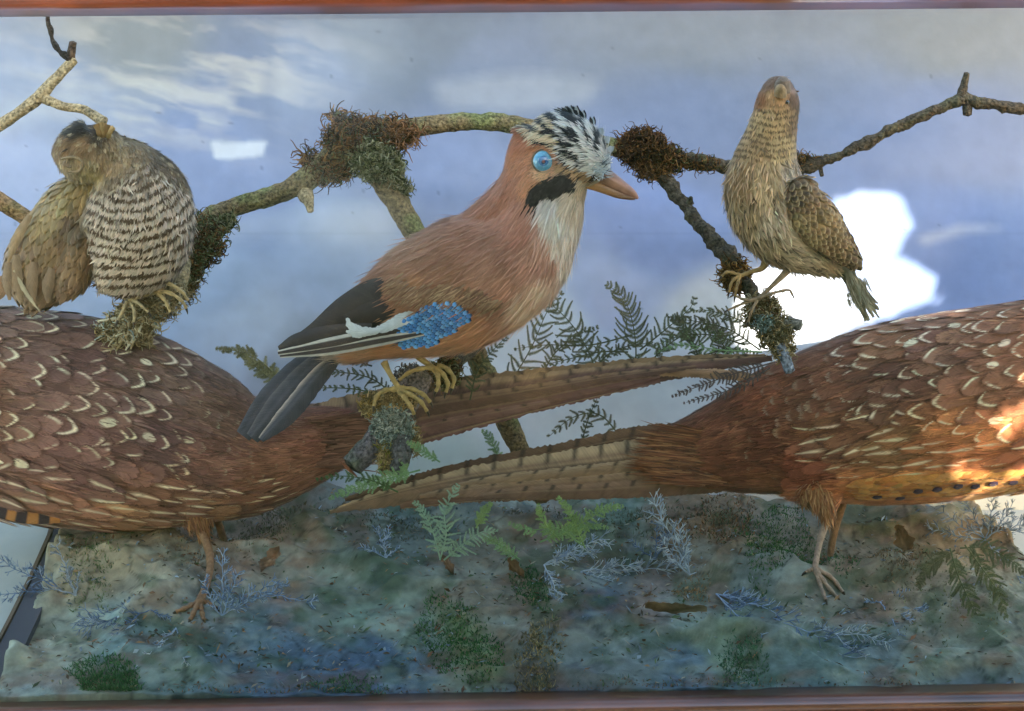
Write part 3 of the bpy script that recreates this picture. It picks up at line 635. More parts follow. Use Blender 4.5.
# ------------------------------------------------------------------ the jay
YJ = 0.0
jay = thing('stuffed_jay', 'stuffed jay with blue wing patch and pale blue eye perched in the centre', 'bird', P(400, 385, YJ))
jb = Body([[(322, 345, 6, 12, 10), (345, 338, 5, 26, 22), (375, 322, 2, 39, 34), (420, 301, 0, 58, 48), (468, 281, -2, 65, 52), (512, 256, -4, 58, 48), (536, 222, -6, 45, 40), (546, 190, -8, 40, 36), (556, 160, -10, 38, 34)],
           [(522, 142, -6, 14, 20), (532, 146, -6, 28, 28), (552, 150, -8, 39, 36), (572, 155, -12, 37, 35), (590, 166, -16, 25, 24), (602, 176, -19, 14, 13)],
           [(529, 130, -6, 12, 16), (522, 152, -6, 14, 18), (518, 176, -6, 16, 22), (508, 200, -5, 20, 26), (482, 228, -4, 22, 26)],
           [(548, 160, -8, 38, 32), (549, 200, -8, 30, 28), (542, 232, -6, 30, 30)]], 2.6, 8)
jg = [(600, 165, -1, -.2), (580, 125, -1, -.25), (545, 112, -1, .15), (520, 135, -.6, .8), (545, 160, -1, .2), (570, 185, -.9, .5), (585, 190, -.6, .8), (560, 215, -.25, 1), (565, 250, -.3, 1), (545, 290, -.7, .8),
      (505, 180, -.5, 1), (470, 225, -1, .75), (420, 255, -1, .7), (370, 290, -1, .7), (500, 250, -1, .8), (450, 290, -1, .5), (500, 330, -1, .45), (430, 350, -1, .2), (370, 355, -1, .1), (340, 345, -1, .1), (520, 200, -.5, 1)]
jpal = [(500, 190, 26, (158, 108, 84)), (470, 225, 26, (150, 106, 84)), (430, 250, 24, (142, 100, 78)), (395, 272, 20, (146, 104, 80)), (365, 300, 16, (120, 86, 64)), (490, 250, 26, (158, 116, 96)), (450, 270, 24, (152, 108, 84)),
    (520, 160, 18, (178, 122, 88)), (515, 140, 14, (172, 112, 80)), (528, 185, 12, (192, 136, 98)), (540, 172, 8, (206, 166, 126)), (520, 220, 20, (168, 118, 96)), (540, 260, 18, (186, 142, 120)), (505, 290, 26, (180, 134, 110)),
    (470, 300, 18, (186, 132, 96)), (475, 325, 18, (206, 158, 118)), (440, 350, 18, (210, 166, 126)), (400, 356, 16, (202, 152, 108)), (365, 352, 14, (204, 164, 128)), (340, 350, 12, (196, 186, 172)), (525, 300, 16, (216, 190, 160)), (545, 280, 12, (214, 190, 164)),
    (558, 215, 15, (206, 204, 190)), (572, 205, 12, (196, 184, 158)), (562, 240, 10, (206, 196, 176)), (550, 205, 10, (196, 194, 186)), (566, 262, 8, (216, 206, 186)), (585, 192, 8, (182, 164, 130)), (425, 275, 10, (176, 128, 92)), (545, 240, 9, (190, 150, 126))]
MALAR = [(528, 200), (530, 187), (541, 181), (556, 175), (568, 172), (578, 180), (577, 190), (565, 192), (556, 198), (547, 196), (539, 203), (531, 206)]
BLUE = [(398, 334), (403, 322), (418, 314), (434, 304), (452, 303), (469, 312), (468, 320), (450, 330), (431, 342), (406, 343)]
def jaycol(p, n):
    c = paint(p[:, 0], p[:, 1], jpal, 2.6); x, y = p[:, 0], p[:, 1]
    w = fbm(p, 16, 5)[:, None]; c = c * (0.84 + 0.46 * w) * np.array([1.05, 1.0, .98])
    # crown: buff white with black streaks running back from the bill
    ang = np.arctan2(y - 172, x - 602); rad = np.hypot(x - 602, y - 172)
    crown = inpoly(x + 3 * (rng.random(len(x)) - .5), y + 3 * (rng.random(len(x)) - .5), [(606, 182), (584, 175), (567, 163), (552, 147), (536, 142), (522, 128), (517, 117), (514, 90), (640, 90), (640, 170)])
    streak = vn(np.stack([ang * 21 + .8 * np.sin(rad / 9), rad / 15, p[:, 2] / 26], -1), 1.0, 9)
    lo = np.where(rad < 30, 0.55, 0.49)
    k = np.clip((streak - lo) * 22, 0, 1)[:, None] * np.clip((rad - 13) / 8, 0, 1)[:, None]
    base = np.where((x > 560)[:, None], lin((222, 220, 210)), lin((222, 200, 162)))
    base = base * (0.8 + 0.4 * fbm(p, 6, 12)[:, None])
    cc = base * (1 - k) + lin((22, 22, 28)) * k
    c = np.where(crown[:, None], cc, c)
    jx, jy = x + 3 * (rng.random(len(x)) - .5), y + 3 * (rng.random(len(x)) - .5)
    lore = inpoly(jx, jy, [(556, 160), (578, 166), (600, 178), (596, 182), (574, 178), (558, 172)])
    ls = np.clip((vn(p * 1.0, 3.2, 33) - .5) * 8, 0, 1)[:, None]
    c = np.where(lore[:, None], lin((186, 150, 108)) * (1 - ls) + lin((60, 46, 36)) * ls, c)
    c = np.where((inpoly(jx, jy, BLUE) & (n[:, 2] < 0))[:, None], lin((44, 84, 132)), c)
    c = np.where((inpoly(jx, jy, MALAR) & (n[:, 2] < 0.2))[:, None], lin((26, 20, 20)), c)
    return c
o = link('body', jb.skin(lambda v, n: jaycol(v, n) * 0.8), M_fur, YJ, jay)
g = G()
pts, nr = jb.sample(46000); dr = flow(pts, jg); dr[:, 2] = rng.normal(0, .08, len(pts)); dr += rng.normal(0, .13, dr.shape)
x, y = pts[:, 0], pts[:, 1]; head = (y < 200) & (x > 505)
keep = ~((np.hypot(x - 543.5, y - 161) < 12) & (nr[:, 2] < 0)) & ~((x > 596) & (y > 163)); pts, nr, dr, x, y, head = (a[keep] for a in (pts, nr, dr, x, y, head))
col = jaycol(pts, nr); crownm = (y < 165) & (x > 520) & (np.hypot(x - 543.5, y - 161) > 16)
L = np.where(head, 8.0, 17.0) * (0.7 + 0.6 * rng.random(len(x))); L = np.where(crownm, 10 * (0.7 + .5 * rng.random(len(x))), L)
L = np.where(np.hypot(x - 543.5, y - 161) < 18, 4.5, L)
Wd = np.where(head, 0.75, 1.1); liftv = np.where(crownm, 0.24, 0.16) * (0.6 + 0.8 * rng.random(len(x))); liftv = np.where((x > 594) & (y < 165), 0.36, liftv)
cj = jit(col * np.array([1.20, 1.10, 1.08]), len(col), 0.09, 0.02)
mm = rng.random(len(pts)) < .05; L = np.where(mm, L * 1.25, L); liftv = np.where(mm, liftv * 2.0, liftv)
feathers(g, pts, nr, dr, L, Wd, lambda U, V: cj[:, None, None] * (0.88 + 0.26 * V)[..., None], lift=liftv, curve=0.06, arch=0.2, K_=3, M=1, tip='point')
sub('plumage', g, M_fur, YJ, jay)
# crest: longer erected black and white feathers
g = G(); m = 620; p0, n0 = jb.sample(40000); ang = np.hypot(p0[:, 0] - 602, p0[:, 1] - 172)
ok = (p0[:, 1] < 142) & (p0[:, 0] > 516) & (p0[:, 0] < 608) & (n0[:, 1] < 0.1) & (ang > 16); p0, n0 = p0[ok][:m], n0[ok][:m]; d0 = flow(p0, [(600, 165, -.9, -.5), (585, 125, -.75, -.9), (560, 112, -1, -.35), (530, 112, -1, .05), (520, 135, -.8, .5)])
cc = jaycol(p0, n0); Lc = rng.uniform(8, 13, len(p0)); dk = (cc.sum(1) < 0.6)
feathers(g, p0, n0, d0 + rng.normal(0, .12, d0.shape), Lc, np.where(dk, 2.6, 2.2), lambda U, V: jit(cc, len(cc), .2)[:, None, None] * (0.9 + .2 * V)[..., None], lift=0.15, curve=.1, arch=.3, K_=5, M=2, tip='point')
# a few taller dark tips sticking up at the top of the crest
for x0, y0, a, L_ in ((572, 108, -2.1, 17), (577, 108, -2.0, 16), (568, 107, -2.35, 15), (583, 112, -1.9, 15), (592, 118, -1.8, 14), (562, 107, -2.6, 15), (600, 128, -1.7, 12), (605, 136, -1.5, 12), (608, 145, -1.2, 11)):
    for j in range(3):
        d = np.array([math.cos(a + j * .12), math.sin(a + j * .12), rng.uniform(-.3, .3)]); q = np.array([x0 + j, y0 + 7, -14 + 3 * j])
        ribbon(g, [(*q, 1.4), (*(q + d * L_ * .3), 1.9), (*(q + d * L_ * .62), .3)], lambda s, u, p: np.broadcast_to(lin((20, 22, 28)) if (x0 < 595 and j != 1) else lin((170, 176, 180)), p.shape), 8, 2, .2, .3)
sub('crest', g, M_feather, YJ, jay)
# eye
h, hn = jb.hit(543.5, 161)
g = G(); ec = h + np.array([0, 0, 5.0])
def eyecol(v):
    dd = np.hypot(v[:, 0] - ec[0], v[:, 1] - ec[1])[:, None]
    ring = lin((92, 168, 200)) * (0.8 + .4 * vn(v, 1.6, 4)[:, None]); c = np.where(dd < 9.8, ring, lin((150, 190, 196))); c = np.where(dd < 5.2, lin((48, 110, 170)), c); return np.where(dd > 10.4, lin((40, 52, 60)), c)
uvsphere(g, ec, 12.0, None, (1, 1, 0.85), 40, eyecol); eye = link('eye', g, M_eye, YJ, jay)
g = G(); uvsphere(g, ec + np.array([0, 0.4, -8.0]), 4.6, None, (1, 1, .5), 14, lambda v: np.where((np.hypot(v[:, 0] - ec[0], v[:, 1] - ec[1]) < 1.6)[:, None], lin((120, 50, 60)), lin((26, 44, 84)))); sub('pupil', g, M_eye, YJ, eye)
g = G(); tube(g, [(ec[0] + 11.2 * math.cos(t), ec[1] + 11.2 * math.sin(t), ec[2] - 4.2, 1.0) for t in np.linspace(0, 6.283, 18)], (112, 92, 70), 40, 6); sub('eyelid', g, M_foot, YJ, eye)
# bill
bc = lambda a, b, x0: (lambda v, s: lin(a) * (1 - np.clip((v[:, 0:1] - x0) / 40, 0, 1)) + lin(b) * np.clip((v[:, 0:1] - x0) / 40, 0, 1))
def upc(v, s):
    k = np.clip((v[:, 0:1] - 596) / 40, 0, 1); c = (lin((164, 116, 86)) * (1 - k) + lin((186, 126, 98)) * k) * (0.75 + .5 * fbm(v, 7, 3)[:, None])
    ridge = np.clip(((v[:, 0:1] - 598) * 0.55 + 164 + 5 - v[:, 1:2]) / 6, 0, 1); return c * (1 - 0.65 * ridge) + lin((84, 64, 66)) * 0.65 * ridge
bill(jay, YJ, [(588, 170, -18, 9), (598, 173, -19, 9.5), (610, 180, -21, 8.5), (624, 188.5, -23, 6.2), (633, 194, -24, 4), (638, 198.5, -24, 1.2)],
     [(582, 182, -18, 6), (594, 184.5, -19, 6), (606, 189, -21, 5.4), (618, 194, -22.5, 4.4), (630, 197.5, -23.5, 2.6), (635, 199, -24, 1)], upc, bc((196, 138, 80), (140, 92, 66), 590))
# nasal bristles over the bill base
g = G(); m = 260; q = np.stack([rng.uniform(588, 604, m), rng.uniform(158, 178, m), rng.uniform(-36, -8, m)], -1); dd = norm(np.stack([rng.normal(.55, .35, m), rng.normal(-.25, .5, m), rng.normal(-.3, .3, m)], -1))
nn_ = norm(np.stack([rng.normal(0, .4, m), -np.ones(m) * .6, -np.ones(m)], -1)); cc2 = lin(np.array([(196, 200, 196), (150, 156, 156), (60, 60, 64)]))[rng.choice(3, m, p=[.55, .33, .12])]
feathers(g, q, nn_, dd, rng.uniform(8, 14, m), .7, lambda U, V: np.broadcast_to(cc2[:, None, None], U.shape + (3,)), lift=.3, K_=4, M=1, tip='point')
sub('nasal_bristles', g, M_fur, YJ, jay)
# tail
tail = G()
def tcol(base, edge, eu=-1):
    def fn(s, u, p):
        k = np.clip((u * eu - 0.72) / .12, 0, 1)[..., None]; b = lin(base) * (0.8 + 0.4 * fbm(p, 7, 3)[..., None]); sh = np.exp(-((u * eu - .2) / .08) ** 2)[..., None]
        b = b * (1 + .5 * sh); return b * (1 - k) + lin(edge) * k
    return fn
ribbon(tail, [(326, 352, 10, 9), (298, 372, 12, 13), (268, 404, 14, 14), (243, 436, 16, 8)], tcol((70, 68, 76), (84, 84, 92)), 30, 8, .2, ragged=.6)
ribbon(tail, [(330, 354, 6, 9), (306, 376, 8, 13), (278, 408, 10, 13.5), (252, 438, 12, 7)], tcol((74, 72, 80), (104, 98, 100)), 30, 8, .22, ragged=.6)
ribbon(tail, [(336, 358, 1, 6), (316, 380, 3, 9.5), (288, 414, 4, 10), (261, 440, 5, 3.5)], tcol((78, 76, 84), (196, 174, 158)), 30, 8, .3, ragged=1.0)
link('tail', tail, M_feather, YJ, jay)
# wing
wing = G()
wb = lambda c: (lambda s, u, p: lin(c) * (0.75 + .5 * fbm(p, 8, 6)[..., None]))
ribbon(wing, [(404, 288, -30, 9), (380, 296, -30, 19), (350, 314, -26, 20), (318, 334, -20, 13), (296, 343, -16, 7)], wb((58, 48, 46)), 30, 8, .35)
ribbon(wing, [(440, 296, -38, 6), (405, 306, -38, 14), (372, 313, -34, 15), (345, 320, -30, 9)], wb((48, 38, 36)), 30, 8, .35)
ribbon(wing, [(372, 325, -36, 3), (330, 333, -32, 8), (298, 341, -26, 8), (279, 349, -20, 3)], wb((64, 56, 56)), 30, 6, .3)
pcol = lambda s, u, p: np.where((np.abs(u[..., None]) > .5), lin((206, 196, 180)), lin((70, 58, 56))) * (0.85 + .3 * fbm(p, 5, 8)[..., None])
ribbon(wing, [(418, 327, -42, 3), (380, 334, -41, 6), (330, 344, -34, 6.5), (278, 353, -22, 2.5)], pcol, 40, 10, .25)
ribbon(wing, [(424, 333, -43, 2.5), (380, 341, -42, 5), (330, 350, -34, 5), (280, 356, -22, 2)], pcol, 40, 10, .25)
# white patches on the secondaries
wh = lambda s, u, p: lin((222, 222, 218)) * (0.9 + .2 * fbm(p, 4, 8)[..., None])
for (a, b) in (([(420, 312, -46, 3.5), (400, 319, -47, 5), (384, 327, -46, 3.5), (374, 331, -45, 1.5)], 0), ([(412, 319, -48, 3), (392, 326, -48, 4), (366, 333, -46, 3), (352, 336, -44, 1)], 0), ([(380, 330, -49, 1.5), (362, 331, -48, 4.5), (351, 326, -47, 4), (347, 318, -46, 1.2)], 0), ([(370, 333, -47, 2), (357, 334, -46, 3.4), (346, 331, -45, 1)], 0)):
    ribbon(wing, a, wh, 26, 6, .12, ragged=1.6)
link('wing', wing, M_feather, YJ, jay)
# blue coverts
blue = [(393, 335), (400, 320), (416, 312), (432, 302), (452, 301), (472, 311), (472, 320), (452, 331), (432, 345), (404, 346)]
bl = G(); rows = []
u_ax = norm(np.array([-1, .42, 0.])); v_ax = np.array([.35, 1, 0.]) / math.hypot(.35, 1)
for i in range(-4, 22):
    for j in range(-3, 14):
        q = np.array([466., 304, 0]) + u_ax * (i * 4.6 + (j % 2) * 2.3) + v_ax * j * 4.0 + np.array([rng.uniform(-.25, .25), rng.uniform(-.25, .25), 0])
        if inpoly(q[0] - 3, q[1], blue): rows.append(q)
rows = np.array(rows); hz = np.array([jb.hit(a[0], a[1])[0][2] for a in rows]); hn_ = np.array([jb.hit(a[0], a[1])[1] for a in rows])
A_ = np.c_[rows[:, :2], np.ones(len(rows))]; rows[:, 2] = A_ @ np.linalg.lstsq(A_, hz, rcond=None)[0] - 5
nb = len(rows); bcl = lin(np.array([(84, 150, 214), (104, 170, 228), (120, 182, 232), (76, 136, 204)]))[rng.integers(0, 4, nb)]
def bcf(U, V):
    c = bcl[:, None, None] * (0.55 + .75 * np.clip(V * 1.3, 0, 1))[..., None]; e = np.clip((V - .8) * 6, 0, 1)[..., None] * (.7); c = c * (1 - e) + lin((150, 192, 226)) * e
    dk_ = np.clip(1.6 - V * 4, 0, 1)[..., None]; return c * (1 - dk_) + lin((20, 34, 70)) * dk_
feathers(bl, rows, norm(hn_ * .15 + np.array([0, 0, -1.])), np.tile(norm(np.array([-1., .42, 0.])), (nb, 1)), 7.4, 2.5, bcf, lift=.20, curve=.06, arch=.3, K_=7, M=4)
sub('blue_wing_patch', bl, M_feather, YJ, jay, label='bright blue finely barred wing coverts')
# scapular fringe falling over the wing
g = G(); m = 650; t = rng.random(m); path = cr([(392, 284, 0), (400, 292, 0), (420, 297, 0), (446, 296, 0), (476, 300, 0), (492, 308, 0)], 100)
q = path[(t * 99).astype(int)] + np.stack([rng.normal(2, 5, m), rng.normal(-3, 4, m), 0 * t], -1); q[:, 2] = [jb.hit(a[0], a[1])[0][2] - 5 for a in q]
qn = np.tile(norm(np.array([.1, -.2, -1.])), (m, 1)); cc3 = jit(lin(np.array([(172, 128, 96), (156, 114, 86), (192, 150, 112), (132, 90, 66), (148, 106, 80)]))[rng.integers(0, 5, m)], m, .12)
feathers(g, q, qn, norm(np.stack([rng.normal(-1, .12, m), rng.normal(.75, .15, m), 0 * t], -1)), rng.uniform(9, 17, m), 1.0, lambda U, V: cc3[:, None, None] * (0.9 + .2 * V)[..., None], lift=.22, curve=.3, K_=4, M=1, tip='point')
sub('shoulder_feathers', g, M_fur, YJ, jay)
FT = (186, 156, 96)
leg(jay, YJ, [(384, 362, -10, 4), (390, 374, -12, 2.6), (400, 390, -14, 3.0)],
    [[(400, 388, -14), (412, 389, -20), (424, 395, -22), (430, 402, -19)], [(400, 390, -16), (410, 394, -24), (421, 402, -26), (427, 411, -22)], [(399, 391, -16), (405, 398, -25), (411, 407, -28), (414, 414, -24)], [(397, 389, -12), (386, 390, -10), (377, 396, -8), (374, 406, -8)]], FT, 2.7)
leg(jay, YJ, [(418, 356, 0, 4), (428, 364, 2, 2.8), (436, 370, 4, 2.8)],
    [[(436, 368, 2), (443, 374, -4), (448, 384, -6), (446, 392, -4)], [(434, 369, 2), (438, 376, -6), (438, 386, -8), (436, 391, -6)], [(434, 368, 2), (424, 368, -4), (410, 372, -4), (399, 380, -3)], [(438, 366, 4), (446, 368, 0), (454, 378, -2), (452, 388, 0)]], FT, 2.7)

# ------------------------------------------------------------------ the pheasants
YPH = 0.085
def pheasant(name, label, lofts, guides, pal, patf, Ln, root, sgn, sd, warm=(1, 1, 1)):
    """big patterned feathers laid over the body; patf(p)->(pattern strength, pattern kind)"""
    t = thing(name, label, 'bird', root, 'large stuffed pheasants lying along the bottom of the case')
    b = Body(lofts, 4.0, 8)
    def colf(v, n):
        c = paint(v[:, 0], v[:, 1], pal, 2.6); gr = c.mean(1, keepdims=True); c = gr + (c - gr) * .80
        c = c * (0.70 + .6 * fbm(v, 26, sd)[:, None]); k = np.clip((vn(v * np.array([.45, 1, 1]), 5.5, sd + 8) - .55) * 4, 0, 1)[:, None] * .7
        k2 = np.clip((vn(v * np.array([.5, 1, 1]), 9, sd + 18) - .62) * 5, 0, 1)[:, None] * .45; c = c * (1 - k2) + c * .5 * k2
        return (c * (1 - k) + (c * 1.38 + .035 * np.array([1.25, .95, .5])) * k) * np.array(warm)
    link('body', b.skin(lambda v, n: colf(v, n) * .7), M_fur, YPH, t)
    g = G()
    # soft under layer on rump and flanks
    p, n = b.sample(26000); d = flow(p, guides); d = d + rng.normal(0, .12, d.shape); c = jit(colf(p, n), len(p), .16, .04)
    tl = (vn(p, 7, sd + 3) > .6)[:, None]; c = np.where(tl, c * 1.25, c)
    s_, k_ = patf(p); kp = s_ < .65; p, n, d, c = p[kp], n[kp], d[kp], c[kp]
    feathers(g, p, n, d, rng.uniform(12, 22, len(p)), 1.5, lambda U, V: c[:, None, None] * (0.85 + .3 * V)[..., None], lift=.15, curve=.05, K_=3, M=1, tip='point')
    sub('plumage', g, M_fur, YPH, t); g = G()
    # contour feathers
    p, n = b.spaced(9000, lambda q: Ln(q) * np.where(rng.random(len(q)) < .25, .34, .43)); d = flow(p, guides) + rng.normal(0, .10, (len(p), 3)) * [1, 1, 0]; kk = ~((p[:, 1] > 494) & (p[:, 0] > 770) & (p[:, 0] < 870)); p, n, d = p[kk], n[kk], d[kk]; m = len(p)
    s_, k_ = patf(p); L = Ln(p) * rng.uniform(.85, 1.2, m); base = jit(colf(p, n), m, .05, .02); L = np.where(k_ == 1, L * 1.35, L); L = np.where((p[:, 1] > 500) & (p[:, 0] > 780) & (p[:, 0] < 860), 13, L)
    cream = jit(np.tile(lin((238, 218, 180)), (m, 1)), m, .12); ph = rng.random((m, 3)); sx = rng.uniform(.75, 1.15, m); skw = rng.normal(0, .12, m); hi = rng.random(m); hi2 = rng.random(m)
    def cf(U, V):
        B = lambda a: a[:, None, None]
        q = (np.abs((U + B(skw)) * B(sx)) ** 1.75 + (np.clip(V - .30, 0, 1) / .66) ** 1.75) ** .571
        body = B(base) * (0.90 + .15 * np.clip(q, 0, 1))[..., None]
        rim = np.clip((q - .80) * 9, 0, 1)[..., None]; body = body * (1 - rim) + B(base) * np.array([1.06, 1.02, 1.0]) * rim
        ink = (np.clip(1 - np.abs(q - .93) / .10, 0, 1) * (V > .3) * B(np.minimum(s_ * 1.4, 1)))[..., None] * .55
        body = body * (1 - ink) + lin((46, 28, 26)) * ink
        ring = np.clip(1.3 - np.abs(q - .74) / (.045 + .06 * np.clip(V, 0, 1)), 0, 1) * np.clip((V - B(.34 + .2 * hi2)) * 9, 0, 1)
        side = np.where(B(hi) < .35, np.clip(.25 + U * 3, 0, 1), np.where(B(hi) > .72, np.clip(.25 - U * 3, 0, 1), 1.0))
        solid = np.clip(1.3 - np.sqrt((np.abs(U + B(skw) * 2) / .36) ** 2 + (np.abs(V - .72) / .20) ** 2), 0, 1) * 3
        spot = np.where(B(ph[:, 0]) < .09, np.clip(solid, 0, 1), ring * side)
        strk = np.clip(1.2 - np.abs(U + B(skw) * 2) / (.34 * (1.15 - V)), 0, 1) * np.clip((V - .25) * 4, 0, 1)
        tipm = np.clip((V - .72) * 5, 0, 1) * .55
        k = np.where(B(k_) == 1, strk, np.where(B(k_) == 2, tipm, spot)) * B(np.clip(s_ * 1.5, 0, 1))
        k = np.clip(k * (0.75 + .5 * vn(np.stack([U * 3 + B(ph[:, 1]) * 50, V * 9, U * 0], -1), 1., sd)), 0, 1)[..., None]
        return np.clip(body * (1 - k) + B(cream) * k, 0, 1)
    feathers(g, p, n, d, L, L * rng.uniform(.25, .31, m) * np.where(k_ == 1, .6, 1), cf, lift=rng.uniform(.045, .060, m), curve=.02, arch=.02, K_=26, M=18)
    p, n = b.sample(15000); d = flow(p, guides) + rng.normal(0, .13, (len(p), 3)); c9 = jit(colf(p, n), len(p), .25, .04); p = p + n * rng.uniform(1., 2.6, (len(p), 1))
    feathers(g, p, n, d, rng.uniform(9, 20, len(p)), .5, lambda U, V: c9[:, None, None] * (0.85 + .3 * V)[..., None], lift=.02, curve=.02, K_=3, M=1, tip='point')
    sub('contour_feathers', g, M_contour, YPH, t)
    return t, b
# left bird: body runs off to the left, tail to the right
lpal = [(0, 330, 40, (124, 92, 78)), (60, 380, 40, (116, 82, 74)), (60, 450, 40, (128, 88, 80)), (130, 350, 30, (112, 84, 70)), (180, 390, 30, (98, 74, 66)), (150, 430, 30, (110, 80, 76)), (220, 400, 26, (104, 76, 62)), (200, 460, 26, (124, 84, 70)),
    (260, 420, 24, (122, 82, 64)), (270, 470, 24, (142, 98, 76)), (310, 440, 24, (134, 86, 66)), (340, 420, 20, (122, 76, 62)), (240, 500, 24, (128, 86, 64)), (150, 500, 26, (136, 92, 68)), (100, 520, 20, (178, 126, 84)), (200, 525, 20, (186, 142, 94)), (40, 505, 24, (168, 116, 82)), (-60, 380, 60, (124, 84, 62)), (350, 450, 16, (112, 68, 56))]
lg = [(-50, 400, 1, .2), (50, 350, 1, .1), (50, 450, 1, .3), (150, 380, 1, .35), (150, 460, 1, .3), (220, 420, 1, .3), (220, 480, 1, .05), (120, 520, 1, .15), (300, 440, 1, -.08), (350, 430, 1, -.15), (230, 380, 1, .35), (270, 500, 1, -.25)]
def lpat(p):
    x, y = p[:, 0], p[:, 1]; s = np.clip((205 - x - (y < 400) * (400 - y) * .35) / 70, 0, 1); r = rng.random(len(x))
    s = np.where(r < .14, 0, s); k = np.zeros(len(x)); fl = (y > 462 + .12 * np.clip(x, 0, 200)) & (x < 300)
    k = np.where(fl, 1, k); s = np.where(fl & (r > .25), .7, s); md = ~fl & (x > 175) & (x < 290); k = np.where(md, 2, k); s = np.where(md & (r > .5), .45, s)
    return s, k
lp, lb = pheasant('stuffed_pheasant', 'stuffed brown pheasant at lower left with cream scalloped back feathers, headed left', 
    [[(-165, 300, 10, 34, 30), (-130, 340, 5, 60, 50), (-70, 385, 0, 88, 66), (0, 410, 0, 104, 72), (60, 420, 0, 106, 72), (125, 430, 0, 101, 68), (190, 444, 0, 84, 58), (245, 454, 2, 63, 46), (300, 446, 6, 44, 32), (345, 432, 12, 30, 20), (400, 421, 16, 18, 10)],
     [(-150, 330, 8, 44, 40), (-180, 270, 10, 30, 28), (-195, 220, 10, 24, 24), (-212, 190, 8, 24, 24), (-235, 185, 6, 14, 14)]], lg, lpal, lpat, lambda q: np.clip(38 - np.maximum(q[:, 0] - 120, 0) * .11, 20, 38), P(205, 600, YPH), 1, 3, (1.28, 1.12, 1.04))
def phtail(t, pieces, label=None, extra=(), main=0, extra_side=1):
    g = G()
    for pts, cf, ar in pieces: ribbon(g, pts, cf, 150, 18, ar, ragged=2.2)
    for k, (off, sc_, cut, base, edge, dz) in enumerate(extra):
        q = cr(pieces[main][0], 40); m = int(40 * cut); q = q[:m].copy(); tg = norm(np.gradient(q[:, :3], axis=0)); nn = np.stack([tg[:, 1], -tg[:, 0], 0 * tg[:, 0]], -1); nn *= np.sign(-nn[:, 1:2] + 1e-9)
        q[:, :3] += nn * (q[:, 3:4] * off); q[:, 2] += dz; tp = np.clip((1 - np.linspace(0, 1, m)) * 6, .05, 1) ** .6; q[:, 3] *= sc_ * tp
        ribbon(g, q[::3], barred(base, edge, extra_side, 27, (52, 42, 36), .35, rng.random(), 40 + k), 120, 10, .16, ragged=1.6)
    return link('tail', g, M_feather, YPH, t, label=label)
def barred(base, edge, side, step, tick, w=.5, ph=0.0, sd=1):
    """tail vane: dark base, lighter strip along one edge crossed by dark ticks"""
    def fn(s, u, p):
        n = (.6 * fbm(p * np.array([.2, 1.2, 1]), 5, sd) + .4 * fbm(p, 22, sd + 2))[..., None]; b = lin(base) * (0.45 + 1.1 * n); uu = u * side
        k = np.clip((uu - w) / .15, 0, 1)[..., None]; b = b * (1 - k) + lin(edge) * (0.8 + .4 * n) * k
        sh = np.exp(-((uu - (w - .12)) / .035) ** 2)[..., None] * .5; b = b * (1 - sh) + lin((186, 158, 120)) * sh; dk0 = np.exp(-((uu - (w - .22)) / .05) ** 2)[..., None] * .35; b = b * (1 - dk0)
        z = (s / step + ph + .15 * uu) % 1.0; tk = np.clip(1.5 - np.abs(z - .5) / .085, 0, 1) * np.clip((uu - (w - .05)) / .1, 0, 1)
        b = b * (1 - .8 * tk[..., None]) + lin(tick) * .8 * tk[..., None]
        tk2 = np.clip(1 - np.abs(z - .5) / .1, 0, 1) * (uu < w) * .3 * np.clip(vn(p, 12, sd + 4) * 2 - .4, 0, 1); return b * (1 - tk2[..., None])
    return fn
# side of +1 / -1 picks the upper edge for tails running right / left
phtail(lp, [([(290, 446, 2, 34), (360, 424, 2, 31), (430, 408, 2, 24), (520, 394, 0, 19), (600, 380, -2, 14), (680, 369, -4, 9), (772, 358, -6, 3)], barred((112, 82, 74), (156, 126, 96), 1, 28, (52, 40, 38), .62, 0, 11), .14),
            ([(300, 425, 12, 18), (420, 396, 14, 13), (560, 376, 12, 10), (690, 362, 8, 7), (765, 356, 6, 2)], barred((104, 74, 60), (152, 122, 88), 1, 28, (58, 44, 40), .3, .3, 12), .1),
            ([(330, 450, -4, 16), (400, 430, -4, 20), (480, 414, -4, 13), (570, 396, -5, 8), (660, 380, -6, 3)], barred((122, 86, 82), (130, 92, 86), -1, 40, (80, 50, 50), .9, 0, 13), .14),
            ([(600, 383, -6, .4), (660, 373, -8, 3.5), (730, 375, -10, 5), (765, 379, -10, 1)], barred((156, 120, 92), (170, 140, 110), 1, 60, (120, 84, 60), .9, 0, 14), .3)],
    extra=[(-.45, .42, .80, (118, 84, 76), (132, 98, 86), -7), (.05, .36, .88, (104, 76, 66), (134, 104, 82), -9), (-.75, .26, .62, (128, 92, 84), (136, 100, 90), -8)])
TH = (164, 120, 82)
def thigh(par, pts, blobs, n, cols, guide):
    b = Body([pts], 3.0, 4); g = b.skin(lambda v, n: np.tile(lin(cols[0]) * .7, (len(v), 1))); p, nr = b.sample(n)
    c = jit(lin(np.array(cols))[rng.integers(0, len(cols), n)], n, .12); feathers(g, p, nr, np.tile(norm(np.array(guide)), (n, 1)) + rng.normal(0, .2, (n, 3)), rng.uniform(9, 18, n), 1.2, lambda U, V: c[:, None, None] * (0.85 + .3 * V)[..., None], lift=.25, K_=3, M=1, tip='point')
    return link('thigh', g, M_fur, YPH, par)
thigh(lp, [(190, 500, -10, 22, 18), (198, 520, -10, 14, 12), (203, 534, -10, 7, 6)], None, 700, [(170, 124, 82), (142, 98, 70)], (.3, 1, 0))
wf = lambda x, y: (on_ground(x, y)[1] - YPH) / (K * (D + YPH)) - 3
